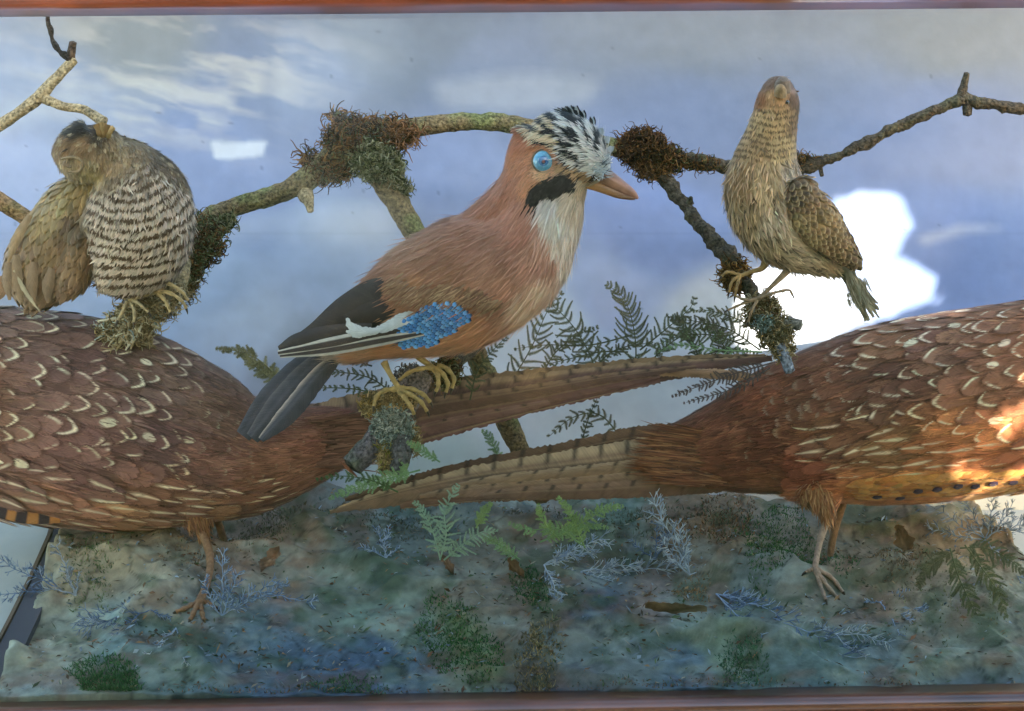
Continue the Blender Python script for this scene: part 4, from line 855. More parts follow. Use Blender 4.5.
leg(lp, YPH, [(202, 532, -12, 4), (210, 556, wf(208, 590) * .5, 4), (208, 580, wf(205, 596) * .8, 3.6), (199, 603, wf(199, 605), 4.5)], [[(200, 600, wf(200, 604)), (194, 612, wf(194, 612)), (190, 620, wf(190, 619))], [(200, 602, wf(200, 604)), (202, 613, wf(202, 612)), (204, 620, wf(204, 619))], [(199, 602, wf(199, 604)), (186, 608, wf(186, 608)), (176, 612, wf(176, 611))], [(201, 600, wf(201, 603)), (210, 604, wf(210, 603)), (216, 608, wf(216, 606))]], (160, 122, 90), 3.2)
leg(lp, YPH, [(212, 505, 30, 4), (224, 545, 34, 4), (216, 578, 34, 4)], [[(216, 578, 34), (208, 590, 30)], [(216, 578, 34), (222, 592, 30)]], (150, 112, 80), 3.0)
# grey wing edge seen against the pale reflection board, lower left
g = G(); ribbon(g, [(60, 520, -30, 3), (30, 518, -34, 6), (0, 512, -36, 6), (-50, 500, -36, 6)], lambda s, u, p: np.where(((s % 22) < 11)[..., None], lin((176, 118, 62)), lin((58, 42, 44))), 50, 4, .2); link('wing_edge', g, M_feather, YPH, lp)
def head(t, x, y, s):
    g = G(); uvsphere(g, (x, y, 8), 11, (150, 40, 34), (1.1, .8, 2.2), 12); link('face_wattle', g, M_foot, YPH, t)
    g = G(); tube(g, [(x + s * 14, y + 4, 8, 8), (x + s * 30, y + 8, 8, 6), (x + s * 42, y + 14, 8, 1.5)], (176, 164, 130), 16, 10); link('bill', g, M_horn, YPH, t)
    g = G(); uvsphere(g, (x - s * 1, y - 2, -14), 4, (190, 120, 40), (1, 1, .6), 10); link('eye', g, M_eye, YPH, t)
head(lp, -222, 186, -1)
# right bird
rpal = [(1000, 320, 36, (138, 92, 64)), (950, 350, 34, (122, 84, 68)), (900, 340, 28, (136, 94, 64)), (1010, 380, 36, (142, 96, 72)), (900, 380, 30, (106, 72, 60)), (850, 350, 26, (120, 78, 58)), (820, 400, 26, (112, 72, 54)), (860, 430, 24, (104, 68, 52)), (770, 380, 24, (132, 76, 50)), (720, 410, 24, (124, 78, 58)),
    (780, 440, 26, (104, 62, 46)), (730, 460, 24, (110, 66, 48)), (680, 450, 20, (112, 72, 58)), (820, 470, 22, (128, 68, 46)), (900, 450, 26, (134, 96, 62)), (960, 440, 26, (176, 112, 62)), (1010, 440, 26, (196, 116, 62)), (940, 480, 20, (212, 142, 72)), (880, 492, 18, (196, 130, 72)), (840, 500, 18, (176, 112, 66)), (1010, 484, 20, (218, 146, 74)), (780, 490, 18, (140, 90, 60)), (1100, 400, 60, (150, 84, 46))]
rg = [(1080, 380, -1, .1), (1000, 330, -1, .15), (950, 380, -1, .2), (1000, 440, -1, .15), (900, 350, -1, .25), (880, 420, -1, .35), (820, 380, -1, .3), (800, 450, -1, .1), (730, 420, -1, .3), (700, 460, -1, .05), (900, 480, -1, .15), (840, 500, -1, .2), (960, 480, -1, .15)]
def rpat(p):
    x, y = p[:, 0], p[:, 1]; s = np.clip((x - 800 - np.clip(y - 400, 0, 99) * .4) / 80, 0, 1); r = rng.random(len(x)); s = np.where(r < .14, 0, s)
    k = np.zeros(len(x)); fl = (y > 415 + (x > 950) * 20) & (y < 480) & (x > 815); k = np.where(fl, 1, k); s = np.where(fl & (r > .2), .7, s)
    md = (x < 860) & (x > 760) & ~fl; k = np.where(md, 2, k); s = np.where(md & (r > .55), .4, s); low = (y > 480) & (x > 820); s = np.where(low, 0.0, s); return s, k
rp, rb = pheasant('stuffed_pheasant', 'stuffed orange brown pheasant at lower right with spotted flank, headed right',
    [[(1190, 300, 10, 34, 30), (1155, 335, 5, 60, 50), (1110, 370, 0, 82, 66), (1050, 390, 0, 92, 72), (990, 401, 0, 94, 72), (930, 409, 0, 93, 68), (875, 417, 0, 88, 62), (825, 424, 0, 78, 56), (780, 432, 2, 66, 46), (735, 444, 6, 50, 34), (695, 453, 10, 37, 24), (655, 461, 14, 26, 12)],
     [(1175, 320, 8, 44, 40), (1205, 265, 10, 30, 28), (1218, 215, 10, 24, 24), (1238, 185, 8, 24, 24), (1260, 182, 6, 14, 14)],
     [(800, 480, -14, 22, 18), (826, 494, -18, 15, 14), (834, 508, -20, 8, 8)]], rg, rpal, rpat, lambda q: np.clip(38 - np.maximum(880 - q[:, 0], 0) * .11, 19, 38), P(830, 600, YPH), -1, 9, (1.42, 1.17, .95))
phtail(rp, [([(700, 436, 24, 14), (640, 438, 14, 12), (560, 452, 14, 9), (480, 466, 12, 8), (410, 482, 10, 6), (345, 500, 8, 2)], barred((112, 82, 62), (120, 90, 68), -1, 28, (64, 48, 40), .2, 0, 21), .1),
            ([(720, 462, 10, 30), (668, 465, 6, 31), (600, 472, -4, 27), (540, 477, -4, 22), (480, 483, -4, 18), (420, 492, -4, 12), (370, 502, -4, 7), (330, 512, -4, 1.5)], barred((140, 112, 90), (176, 150, 116), -1, 27, (50, 40, 34), .58, 0, 22), .16),
            ([(640, 486, -6, 8), (560, 492, -8, 8), (480, 496, -8, 6), (400, 506, -8, 3)], barred((128, 96, 78), (132, 100, 82), 1, 60, (110, 80, 64), .9, 0, 24), .2)],
    extra=[(-.35, .40, .80, (138, 108, 86), (158, 130, 102), -7), (-.7, .30, .66, (122, 92, 74), (138, 108, 86), -9), (.1, .22, .72, (148, 120, 94), (166, 138, 108), -8)], main=1, extra_side=-1)
def tailcover(par, x0, x1, y0, y1, dx, cols, n, w0, seed_l=(12, 46)):
    g = G(); yy = rng.uniform(y0, y1, n); q = np.stack([rng.uniform(x0, x1, n) + 40 * (fbm(xyz(yy, yy * 0), 8, 4) - .5) + dx * 22 * (1 - ((yy - (y0 + y1) / 2) / (y1 - y0) * 2) ** 2), yy, rng.uniform(w0 - 4, w0 + 2, n)], -1); c = jit(lin(np.array(cols))[rng.integers(0, len(cols), n)], n, .15)
    feathers(g, q, np.tile([0, -.05, -1.], (n, 1)), norm(np.stack([np.full(n, dx), rng.normal(-.12 * dx * dx, .1, n), 0 * q[:, 0]], -1)), rng.uniform(*seed_l, n), 1.1, lambda U, V: c[:, None, None] * (0.85 + .3 * V)[..., None], lift=.03, K_=4, M=1, tip='point')
    return link('tail_coverts', g, M_fur, YPH, par)
tailcover(rp, 684, 735, 430, 486, -1, [(134, 86, 58), (112, 70, 48), (150, 104, 70), (98, 64, 48)], 1000, -13)
tailcover(lp, 300, 352, 418, 468, 1, [(124, 84, 66), (104, 70, 56), (140, 98, 78)], 1000, -16)
thigh(rp, [(812, 486, -18, 20, 14), (824, 504, -26, 10, 9), (826, 520, -28, 5, 5)], None, 800, [(172, 120, 76), (148, 98, 62), (188, 142, 96)], (.15, 1, 0))
# orange flank feathers with dark purple spots along the lower edge
g = G(); m = 420; xs = rng.uniform(872, 1100, m); yb = 503 - (xs - 840) * .068; q = np.stack([xs, yb - rng.uniform(2, 20, m), 0 * xs], -1); hh = [rb.hit(a[0], a[1]) for a in q]
q = np.array([a[0] for a in hh]) + [0, 0, -1.5]; qn = np.array([a[1] for a in hh]); oc = jit(lin(np.array([(214, 146, 74), (196, 124, 62), (222, 160, 92)]))[rng.integers(0, 3, m)], m, .08)
feathers(g, q, qn, np.tile(norm(np.array([-1., .12, 0])), (m, 1)), rng.uniform(22, 34, m), 5.5, lambda U, V: np.broadcast_to(oc[:, None, None], U.shape + (3,)), lift=.1, curve=.05, K_=6, M=4)
sx_ = np.array([876, 899, 917, 936, 957, 974, 992, 1012, 1034]); sy_ = np.array([497, 498, 491, 489, 486, 486, 483, 482, 480]); hh = [rb.hit(a, b) for a, b in zip(sx_, sy_)]
q = np.array([a[0] for a in hh]) + [6, 0, -8.]; feathers(g, q, np.array([a[1] for a in hh]), np.tile(norm(np.array([-1., .1, 0])), (9, 1)), 11, 4.2, lambda U, V: np.broadcast_to(lin((58, 38, 58)), U.shape + (3,)), lift=.15, curve=.1, K_=6, M=4)
sub('flank_feathers', g, M_feather, YPH, rp, label='orange flank feathers with dark purple spots')
leg(rp, YPH, [(826, 522, -28, 4), (819, 545, wf(815, 572) * .6, 3.2), (815, 568, wf(815, 572), 3.0)], [[(815, 568, wf(815, 572)), (826, 584, wf(826, 586)), (838, 598, wf(838, 598))], [(815, 568, wf(815, 572)), (820, 584, wf(820, 586)), (826, 600, wf(826, 600))], [(815, 568, wf(815, 572)), (832, 578, wf(832, 580)), (843, 592, wf(843, 592))], [(815, 568, wf(815, 572)), (806, 572, wf(806, 573))]], (172, 148, 128), 2.6)
leg(rp, YPH, [(850, 485, 30, 4), (836, 525, 34, 4), (830, 556, 34, 3.4)], [[(830, 556, 34), (838, 568, 30)], [(830, 556, 34), (826, 570, 30)]], (150, 112, 80), 3.0)
head(rp, 1248, 184, 1)

# ------------------------------------------------------------------ the barred bird at upper left
YL = 0.03
lb_ = thing('stuffed_bird', 'small stuffed bird at upper left with brown and cream barred breast, head turned back', 'bird', P(150, 290, YL), 'small stuffed birds on side perches')
bb_ = Body([[(108, 148, 0, 20, 20), (126, 174, 0, 40, 34), (136, 208, 0, 55, 44), (134, 240, 0, 57, 42), (120, 268, 2, 42, 30), (106, 284, 4, 20, 16)],
            [(110, 136, -6, 18, 18), (98, 148, -6, 28, 26), (82, 152, -6, 32, 28), (68, 152, -4, 26, 24), (58, 152, -2, 14, 14)],
            [(140, 165, 0, 22, 22), (162, 186, 0, 24, 22), (172, 212, 0, 22, 20), (168, 240, 0, 20, 18)]], 2.6, 8)
bg = [(80, 130, -1, .3), (70, 170, .2, 1), (110, 150, .2, 1), (140, 180, 0, 1), (170, 200, -.1, 1), (180, 240, -.4, 1), (150, 260, -.6, 1), (100, 270, -.8, .8), (60, 150, -.5, 1)]
bpal = [(72, 126, 14, (52, 38, 24)), (98, 134, 10, (84, 62, 38)), (60, 148, 10, (150, 112, 70)), (80, 148, 9, (156, 120, 82)), (70, 168, 9, (168, 142, 104)), (115, 160, 14, (168, 136, 96)), (130, 180, 14, (150, 122, 88)), (160, 175, 14, (118, 94, 70)), (185, 200, 12, (112, 90, 66)), (90, 178, 8, (182, 156, 104))]
def bcol(p, n):
    x, y = p[:, 0], p[:, 1]; up = paint(x, y, bpal, 2.4) * (0.7 + .6 * fbm(p, 10, 5)[:, None]); q1 = np.clip((vn(p, 5.5, 61) - .5) * 5, 0, 1)[:, None] * .6; q2 = np.clip((vn(p, 5, 66) - .62) * 7, 0, 1)[:, None] * .6; up = up * (1 - q1 * .55); up = up * (1 - q2) + lin((206, 180, 136)) * q2
    r = np.hypot(x - 128, y - 152); st = np.sin(r * 2 * np.pi / 9.6 + 3.0 * (fbm(p, 18, 7) - .5) * 2)
    k = np.clip(st * 2.4 - .35, 0, 1)[:, None]; w = lin((220, 194, 166)) * (0.85 + .3 * fbm(p, 14, 4)[:, None]); bars = w * (1 - k) + lin((96, 70, 46)) * k
    m = np.clip((y - 172 - 10 * np.sin(x / 13)) / 18, 0, 1)[:, None] * np.clip((x - 82) / 8, 0, 1)[:, None]; mo = np.clip((vn(p, 7, 9) - .45) * 5, 0, 1)[:, None] * np.clip((215 - y) / 35, 0, 1)[:, None] * .8
    bars = bars * (1 - mo) + lin((104, 80, 56)) * mo
    return up * (1 - m) + bars * m
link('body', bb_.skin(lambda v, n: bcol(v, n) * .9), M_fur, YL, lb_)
g = G(); p, n = bb_.sample(38000); d = flow(p, bg) + rng.normal(0, .12, (len(p), 3)); hd = p[:, 1] < 176
L = np.where(hd, 5.0, 5.5) * rng.uniform(.7, 1.3, len(p)); mid = p + norm(d) * (L * .5)[:, None]; c = jit(bcol(mid, n), len(p), .10, .02)
feathers(g, p, n, d, L, 1.0, lambda U, V: c[:, None, None] * (0.9 + .2 * V)[..., None], lift=np.where(rng.random(len(p)) < .12, .45, .15), curve=.04, K_=3, M=1, tip='point')

p, n = bb_.sample(1700); d = flow(p, bg) + rng.normal(0, .30, (len(p), 3)); c = jit(bcol(p + norm(d) * 5, n), len(p), .24, .03)
feathers(g, p, n, d, np.where(p[:, 1] < 172, 7, 10) * rng.uniform(.7, 1.3, len(p)), 1.4, lambda U, V: c[:, None, None] * (0.75 + .35 * V)[..., None], lift=rng.uniform(.15, .5, len(p)), curve=.05, K_=4, M=2, tip='point')
sub('plumage', g, M_fur, YL, lb_)
# brown wing hanging on the left, as seen from behind
wb_ = Body([[(92, 178, 10, 12, 14), (76, 200, 12, 26, 20), (60, 230, 14, 34, 22), (44, 262, 16, 38, 22), (36, 288, 18, 30, 16), (32, 302, 18, 12, 8)], [(84, 230, 6, 16, 18), (74, 268, 6, 20, 18), (62, 290, 8, 12, 12)]], 3, 6)
wpal = [(85, 185, 12, (172, 142, 92)), (60, 200, 12, (178, 152, 104)), (40, 215, 12, (166, 138, 92)), (20, 250, 12, (158, 126, 92)), (75, 215, 14, (112, 88, 64)), (75, 250, 14, (138, 104, 68)), (50, 240, 12, (148, 116, 78)), (45, 280, 14, (152, 120, 88)), (70, 285, 12, (150, 116, 84)), (15, 290, 12, (166, 134, 104))]
wcf = lambda v, n: paint(v[:, 0], v[:, 1], wpal, 2.6) * (0.75 + .5 * fbm(v, 9, 15)[:, None])
g = wb_.skin(lambda v, n: wcf(v, n) * .8)
wg = [(80, 190, -.6, 1), (60, 240, -.3, 1), (30, 240, -.1, 1), (50, 290, -.4, 1), (80, 260, -.5, 1), (20, 280, -.1, 1)]
p, n = wb_.spaced(5000, 5.0); d = flow(p, wg) + rng.normal(0, .1, (len(p), 3)); m = len(p); c = jit(wcf(p, n), m, .16); edge = rng.random(m)
feathers(g, p, n, d, rng.uniform(15, 24, m), 4.2, lambda U, V: c[:, None, None] * (0.82 + .4 * np.clip(np.abs(U) * 1.5 - .6 + V * .3, 0, 1))[..., None], lift=.1, curve=.05, arch=.2, K_=8, M=6)
p, n = wb_.sample(5000); d = flow(p, wg) + rng.normal(0, .15, (len(p), 3)); c2 = jit(wcf(p, n) * 1.1, len(p), .18)
feathers(g, p, n, d, rng.uniform(7, 14, len(p)), .7, lambda U, V: c2[:, None, None] * np.ones_like(V)[..., None], lift=.2, curve=.05, K_=3, M=1, tip='point')
for (x0, y0, x1, y1, w, cc) in ((30, 215, 8, 262, 5, (164, 134, 98)), (8, 262, 10, 300, 5, (150, 122, 94)), (16, 255, 22, 302, 6, (156, 126, 94)), (34, 262, 34, 306, 6, (146, 116, 86)), (52, 268, 48, 303, 6, (140, 112, 84)), (14, 270, 40, 312, 2.2, (196, 176, 140))):
    ribbon(g, [(x0, y0, -8, w * .6), ((x0 + x1) / 2 - 2, (y0 + y1) / 2, -6, w), (x1, y1, -2, w * .3)], lambda s, u, p: lin(cc) * (0.7 + .6 * fbm(p, 4, 3)[..., None]), 20, 4, .3, ragged=.8)
link('wing', g, M_feather, YL, lb_)
g = G()
for k in range(5): ribbon(g, [(12 + k, 275, 24 + k, 4), (-6, 285 + 3 * k, 26, 6), (-42, 296 + 5 * k, 28, 3)], lambda s, u, p: lin((148, 112, 82)) * (0.7 + .6 * fbm(p, 6, 3)[..., None]), 16, 4, .2, ragged=.8)
link('tail', g, M_feather, YL, lb_)
h, hn = bb_.hit(103, 131); g = G()
for k in range(7): ribbon(g, [(103 + k * .3, 146, h[2] + 2, 3), (100 + k * 1.4, 133, h[2] - 6, 3.6), (95 + k * 3.2, 122 + abs(k - 2) * 1.2, h[2] - 9 + (k % 2) * 2, 2.2)], lambda s, u, p: lin([(196, 156, 96), (176, 134, 78), (206, 172, 112)][k % 3]) * (0.75 + .5 * fbm(p, 3, 4))[..., None], 14, 4, .4, thick=2.5, ragged=.8); link('bill', g, M_horn, YL, lb_)
h, hn = bb_.hit(70, 164); g = G(); uvsphere(g, h + [0, 0, .6], 6.5, None, (1.15, .62, .25), 16, lambda v: lin((136, 110, 82)) * (0.7 + .6 * vn(v, 3, 2))[:, None]); link('eye_socket', g, M_foot, YL, lb_)
g = G(); q = h + [0, 0, -2.5]; tube(g, [(q[0] - 9, q[1] - 5, q[2], 1.0), (q[0] + 4, q[1] - 7, q[2] - 2, 1.5), (q[0] + 12, q[1] - 2, q[2] - 1, 1.8), (q[0] + 9, q[1] + 7, q[2], 1.5), (q[0] - 2, q[1] + 8, q[2], .8)], (160, 134, 98), 24, 6, .2); link('eyelid', g, M_foot, YL, lb_)
leg(lb_, YL, [(140, 284, 0, 4), (152, 288, 0, 2.6), (158, 292, 0, 2.4)], [[(158, 291, 0), (170, 293, -8), (182, 301, -8), (186, 308, -4)], [(154, 280, 0), (170, 284, -8), (182, 292, -8), (188, 300, -4)], [(156, 292, 0), (142, 296, -6), (128, 300, -4)], [(158, 293, 0), (166, 302, -8), (170, 312, -6)]], (196, 166, 114), 2.3)
leg(lb_, YL, [(112, 282, 4, 4), (118, 292, 2, 2.8), (128, 300, 0, 2.4)], [[(128, 299, 0), (138, 303, -8), (148, 312, -6)], [(128, 299, 0), (124, 308, -8), (118, 320, -6)], [(128, 299, 0), (134, 310, -8), (134, 322, -6)]], (190, 166, 122), 2.2)

# ------------------------------------------------------------------ the wryneck at upper right
YW = 0.02
wr = thing('stuffed_bird', 'slim stuffed speckled bird at upper right, bill raised and brown scalloped wing', 'bird', P(760, 300, YW), 'small stuffed birds on side perches')
wbd = Body([[(781, 90, 6, 15, 15), (779, 98, 4, 21, 20), (775, 118, 2, 23, 21), (770, 140, 0, 27, 23), (765, 165, 0, 34, 28), (764, 192, 0, 40, 32), (774, 220, 0, 39, 32), (794, 243, 0, 30, 26), (818, 256, 2, 20, 18), (842, 266, 6, 12, 10)],
            [(785, 80, -2, 6, 7), (781, 88, 2, 17, 16), (778, 102, 2, 20, 18)]], 2.2, 6)
wgd = [(780, 90, 0, 1), (770, 140, -.1, 1), (760, 190, 0, 1), (790, 190, .3, 1), (770, 230, .4, 1), (800, 250, 1, .5), (840, 265, 1, .6), (740, 210, .1, 1), (820, 220, .6, 1)]
wpl = [(770, 82, 10, (112, 88, 62)), (790, 82, 8, (120, 100, 84)), (776, 98, 9, (188, 152, 98)), (760, 100, 7, (140, 96, 56)), (795, 100, 6, (110, 88, 66)), (770, 125, 12, (186, 160, 104)), (795, 125, 8, (142, 118, 80)), (755, 150, 12, (170, 144, 96)), (780, 150, 12, (176, 156, 106)), (740, 185, 14, (162, 138, 94)), (765, 185, 14, (178, 158, 112)),
      (795, 175, 12, (176, 166, 138)), (745, 215, 14, (166, 146, 102)), (775, 225, 14, (186, 172, 134)), (800, 245, 12, (186, 172, 132)), (770, 250, 12, (164, 148, 108)), (840, 262, 10, (176, 158, 118))]
def wcol(p, n):
    x, y = p[:, 0], p[:, 1]; c = paint(x, y, wpl, 2.6) * (0.8 + .4 * fbm(p, 10, 6)[:, None]) * np.array([1.45, 1.22, 1.30])
    st = np.sin((y + 4 * np.cos((x - 775) / 12) * -1 + 3 * fbm(p, 9, 3)) * 2 * np.pi / 6.4); nk = np.clip((190 - y) / 30, 0, 1) * np.clip((y - 100) / 10, 0, 1) * (x < 800)
    k = (np.clip(st * 2 - .5, 0, 1) * nk * .75)[:, None]; c = c * (1 - k) + lin((84, 60, 38)) * k
    sp = (np.clip((vn(p, 3.6, 12) - .66) * 8, 0, 1) * np.clip((y - 165) / 30, 0, 1) * .8)[:, None]; c = c * (1 - sp) + lin((72, 54, 38)) * sp
    e = np.clip(1 - np.abs(x - (801 - (y - 95) * .06)) / 3.2, 0, 1) * (y > 88) * (y < 120) * .8; return c * (1 - e[:, None]) + lin((56, 40, 30)) * e[:, None]
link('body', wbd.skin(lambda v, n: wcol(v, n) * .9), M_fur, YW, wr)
g = G(); p, n = wbd.sample(20000); d = flow(p, wgd) + rng.normal(0, .12, (len(p), 3)); L = np.where(p[:, 1] < 160, 4.5, 7.0) * rng.uniform(.7, 1.3, len(p)); c = jit(wcol(p + norm(d) * (L * .5)[:, None], n), len(p), .08, .02)
feathers(g, p, n, d, L, .9, lambda U, V: c[:, None, None] * (0.9 + .2 * V)[..., None], lift=.15, curve=.04, K_=3, M=1, tip='point'); 
p, n = wbd.sample(2600); kk = (p[:, 1] > 158) | (rng.random(len(p)) < .25); p, n = p[kk], n[kk]; d = flow(p, wgd) + rng.normal(0, .28, (len(p), 3)); c = jit(wcol(p, n) * 1.12, len(p), .22, .03)
feathers(g, p, n, d, np.where(p[:, 1] < 160, 6, 11) * rng.uniform(.7, 1.3, len(p)), 1.3, lambda U, V: c[:, None, None] * (0.75 + .4 * V)[..., None], lift=rng.uniform(.15, .5, len(p)), curve=.05, K_=4, M=2, tip='point'); sub('plumage', g, M_fur, YW, wr)
g = G(); tube(g, [(782, 90, -8, 9), (783, 83, -12, 7.5), (784, 79, -15, 4.5)], None, 12, 10, .1, 1, lambda v, s: lin((128, 104, 84)) * (0.8 + .4 * fbm(v, 3, 4))[:, None]); 
tube(g, [(780, 95, -13, 7), (781, 88, -17, 5.5), (782, 85, -17, 3)], None, 12, 10, .1, 1, lambda v, s: lin((168, 134, 92)) * (0.8 + .4 * fbm(v, 3, 4))[:, None]); link('bill', g, M_foot, YW, wr)
h, hn = wbd.hit(799, 99); g = G(); uvsphere(g, h, 2.4, (30, 22, 18), (1, 1, .6), 12); link('eye', g, M_eye, YW, wr)
# wing
wpts = Body([[(800, 180, -22, 10, 8), (804, 200, -26, 20, 10), (818, 222, -26, 22, 10), (836, 243, -22, 16, 8), (856, 262, -14, 6, 5)]], 2.2, 5)
wwp = [(795, 190, 10, (122, 90, 60)), (810, 200, 10, (158, 118, 76)), (820, 220, 10, (178, 136, 88)), (805, 225, 10, (190, 150, 100)), (835, 240, 10, (156, 118, 76)), (850, 255, 8, (126, 94, 62))]
g = wpts.skin(lambda v, n: paint(v[:, 0], v[:, 1], wwp) * .7); p, n = wpts.spaced(5000, 4.4); d = norm(np.array([.75, 1, 0.])) + rng.normal(0, .1, (len(p), 3)); m = len(p)
c = jit(paint(p[:, 0], p[:, 1], wwp), m, .18); tp = rng.random(m) * .8 + .2
def wcf2(U, V):
    q = np.clip((np.sqrt(U ** 2 * .6 + np.clip(V - .4, 0, 1) ** 2 * 2.8) - .72) * 6, 0, 1) * tp[:, None, None]; dk = np.exp(-((V - .55) / .14) ** 2) * .6 * (np.abs(U) < .6)
    b = c[:, None, None] * (1 - dk[..., None]); return b * (1 - q[..., None]) + lin((206, 178, 130)) * q[..., None]
feathers(g, p, n, d, 12.0, 4.0, wcf2, lift=.2, curve=.08, arch=.3, K_=9, M=6)
for k in range(5):
    ribbon(g, [(808 + 6 * k, 232 - 3 * k, -30, 3), (832 + 4 * k, 254 - 4 * k, -26, 4), (850 + 3 * k, 268 - 2 * k, -16, 1.5)], lambda s, u, p: np.where(((s + 3 * k) % 9 < 3)[..., None], lin((186, 154, 106)), lin((106, 76, 50))), 30, 4, .3)
link('wing', g, M_feather, YW, wr)
g = G()
for k in range(9):
    a = rng.uniform(-5, 5); ribbon(g, [(842 + a, 262, -4 + k, 3), (856 + a, 288, -4 + k, 4), (873 + a * 1.7, 315 + rng.uniform(-12, 8), -4 + k, 1.2)], lambda s, u, p: lin([(166, 152, 120), (128, 112, 84), (178, 166, 136)][k % 3]) * (0.7 + .6 * (np.sin(s / 2.6)[..., None] > .2) * .5 + .2 * fbm(p, 3, 5)[..., None]), 20, 4, .3, ragged=1.4)
m = 160; q = np.stack([rng.uniform(846, 866, m), rng.uniform(275, 300, m), rng.uniform(-8, 0, m)], -1); cc4 = jit(lin(np.array([(176, 166, 138), (132, 116, 88)]))[rng.integers(0, 2, m)], m, .1)
feathers(g, q, np.tile([0, 0, -1.], (m, 1)), norm(np.stack([rng.normal(.35, .25, m), np.ones(m), 0 * q[:, 0]], -1)), rng.uniform(10, 20, m), .6, lambda U, V: np.broadcast_to(cc4[:, None, None], U.shape + (3,)), lift=.1, K_=3, M=1, tip='point')
link('tail', g, M_feather, YW, wr)
LG = (160, 132, 100)
leg(wr, YW, [(794, 262, -4, 6), (786, 272, -6, 3.6), (772, 286, -8, 2.2), (757, 300, -10, 2.2)], [[(757, 299, -10), (742, 304, -14), (728, 310, -12)], [(757, 299, -10), (745, 300, -16), (736, 296, -12)], [(757, 299, -10), (770, 294, -16), (788, 290, -14), (792, 294, -12)], [(757, 300, -10), (752, 310, -16), (748, 322, -12)]], LG, 1.7)
leg(wr, YW, [(768, 256, 0, 6), (762, 268, -2, 3.2), (750, 272, -6, 2.0), (740, 276, -8, 2.2)], [[(740, 275, -8), (732, 282, -14), (729, 292, -12)], [(740, 275, -8), (737, 286, -16), (735, 296, -12)], [(740, 275, -8), (728, 272, -12), (722, 276, -10)]], (176, 140, 86), 1.9)

# ------------------------------------------------------------------ ferns
def frond(g, path, pl, cols, teeth=21, npin=14, ang=1.05, tl=3.0, droop=0.15, prof=None, seed=0, start=0.12, rr=0.9, w0=0.0):
    """rachis, side pinnae, and rows of small leaflets along each pinna"""
    npin = int(npin * 1.5); tl = tl * .85; R = np.random.default_rng(seed); q = cr([(*p, 0) if len(p) == 2 else p for p in path], 60)
    tube(g, [(*a, rr * (1 - .7 * i / 11)) for i, a in enumerate(q[::5][:12])], cols[0], 30, 6)
    t = norm(np.gradient(q, axis=0)); V = []; Cc = []
    for k in range(npin):
        s = start + (1 - start) * k / npin; i = int(s * 59); le = pl * (prof(s) if prof else (min(1, (s + .1) * 2.2) * (1 - s) ** .75 + .06))
        for sd in (-1, 1):
            if R.random() < .07: continue
            a = sd * ang * R.uniform(.80, 1.18) * (1 - .3 * s); ct, sn = math.cos(a), math.sin(a); d = np.array([t[i, 0] * ct - t[i, 1] * sn, t[i, 0] * sn + t[i, 1] * ct, R.uniform(-.35, .35)]); d = norm(d)
            m = 7; pts = []; p = q[i].copy(); dd = d.copy(); L_ = le * R.uniform(.65, 1.12); bend = R.normal(0, .09, 3)
            for j in range(m): pts.append(p.copy()); p = p + dd * L_ / (m - 1); dd = norm(dd + bend + np.array([t[i, 0] * .05, t[i, 1] * .05 + droop * .3, 0]))
            pts = np.array(pts); nt = max(3, int(teeth * L_ / pl)); fr = cr(np.c_[pts], nt * 2 + 2); ft = norm(np.gradient(fr, axis=0))
            tube(g, [(*a_, .45) for a_ in pts[::2]], cols[0], 8, 4, cap=False)
            for j in range(1, len(fr)):
                for s2 in (-1, 1):
                    tn = np.array([-ft[j, 1] * s2, ft[j, 0] * s2, R.uniform(-.3, .3)]); dv = norm(tn + ft[j] * .45); ll = tl * (1 - .6 * j / len(fr)) * R.uniform(.8, 1.15); wv = ft[j] * .42 * L_ / len(fr) * 1.1
                    b = fr[j]; V += [b - wv, b + dv * ll * .6 - wv * .8 + [0, 0, -.3], b + dv * ll, b + dv * ll * .6 + wv * .8 + [0, 0, -.3], b + wv]
                    Cc.append(lin(cols[R.integers(0, len(cols))]) * R.uniform(.75, 1.25))
    V = np.array(V); n = len(V) // 5; f = np.arange(n * 5).reshape(n, 5); g.add(V, f, np.repeat(np.array(Cc), 5, 0))
OL = [(82, 86, 60), (98, 102, 72), (70, 76, 54), (112, 112, 82)]
GR = [(128, 160, 108), (146, 176, 118), (112, 140, 96), (158, 180, 132)]
BG = [(146, 174, 148), (164, 188, 160), (126, 152, 134), (156, 182, 152)]
BR = [(138, 164, 100), (154, 178, 112), (120, 146, 92)]
PK = [(98, 82, 78), (112, 94, 84), (84, 72, 66)]
def fern(label, Y0, specs, group='fern fronds among the branches', sd=0):
    g = G()
    for i, s in enumerate(specs):
        frond(g, s[0], s[1], s[2], seed=sd + i, **(s[3] if len(s) > 3 else {}))
    p = specs[0][0][0]; o = link('fern', g, M_fern, Y0, None, P(p[0], p[1], Y0)); return tag(o, label, 'fern', group)
gf = 'dried ferns standing behind the tails'
fern('dark olive fern right of the jay breast, its tip bending to the left', 0.16, [([(598, 380), (590, 355), (572, 325), (545, 300), (520, 292)], 30, OL, dict(npin=13, ang=1.35, tl=3.2, droop=-.2)), ([(500, 400), (530, 350), (548, 310), (566, 288)], 34, OL, dict(npin=10, ang=1.0, tl=3.2, droop=-.1))], gf, 1)
fern('upright olive fern frond with a curled tip left of the wryneck perch', 0.155, [([(634, 375), (636, 350), (632, 320), (622, 296), (604, 283)], 33, OL, dict(npin=15, ang=1.25, tl=3.0, droop=-.35))], gf, 10)
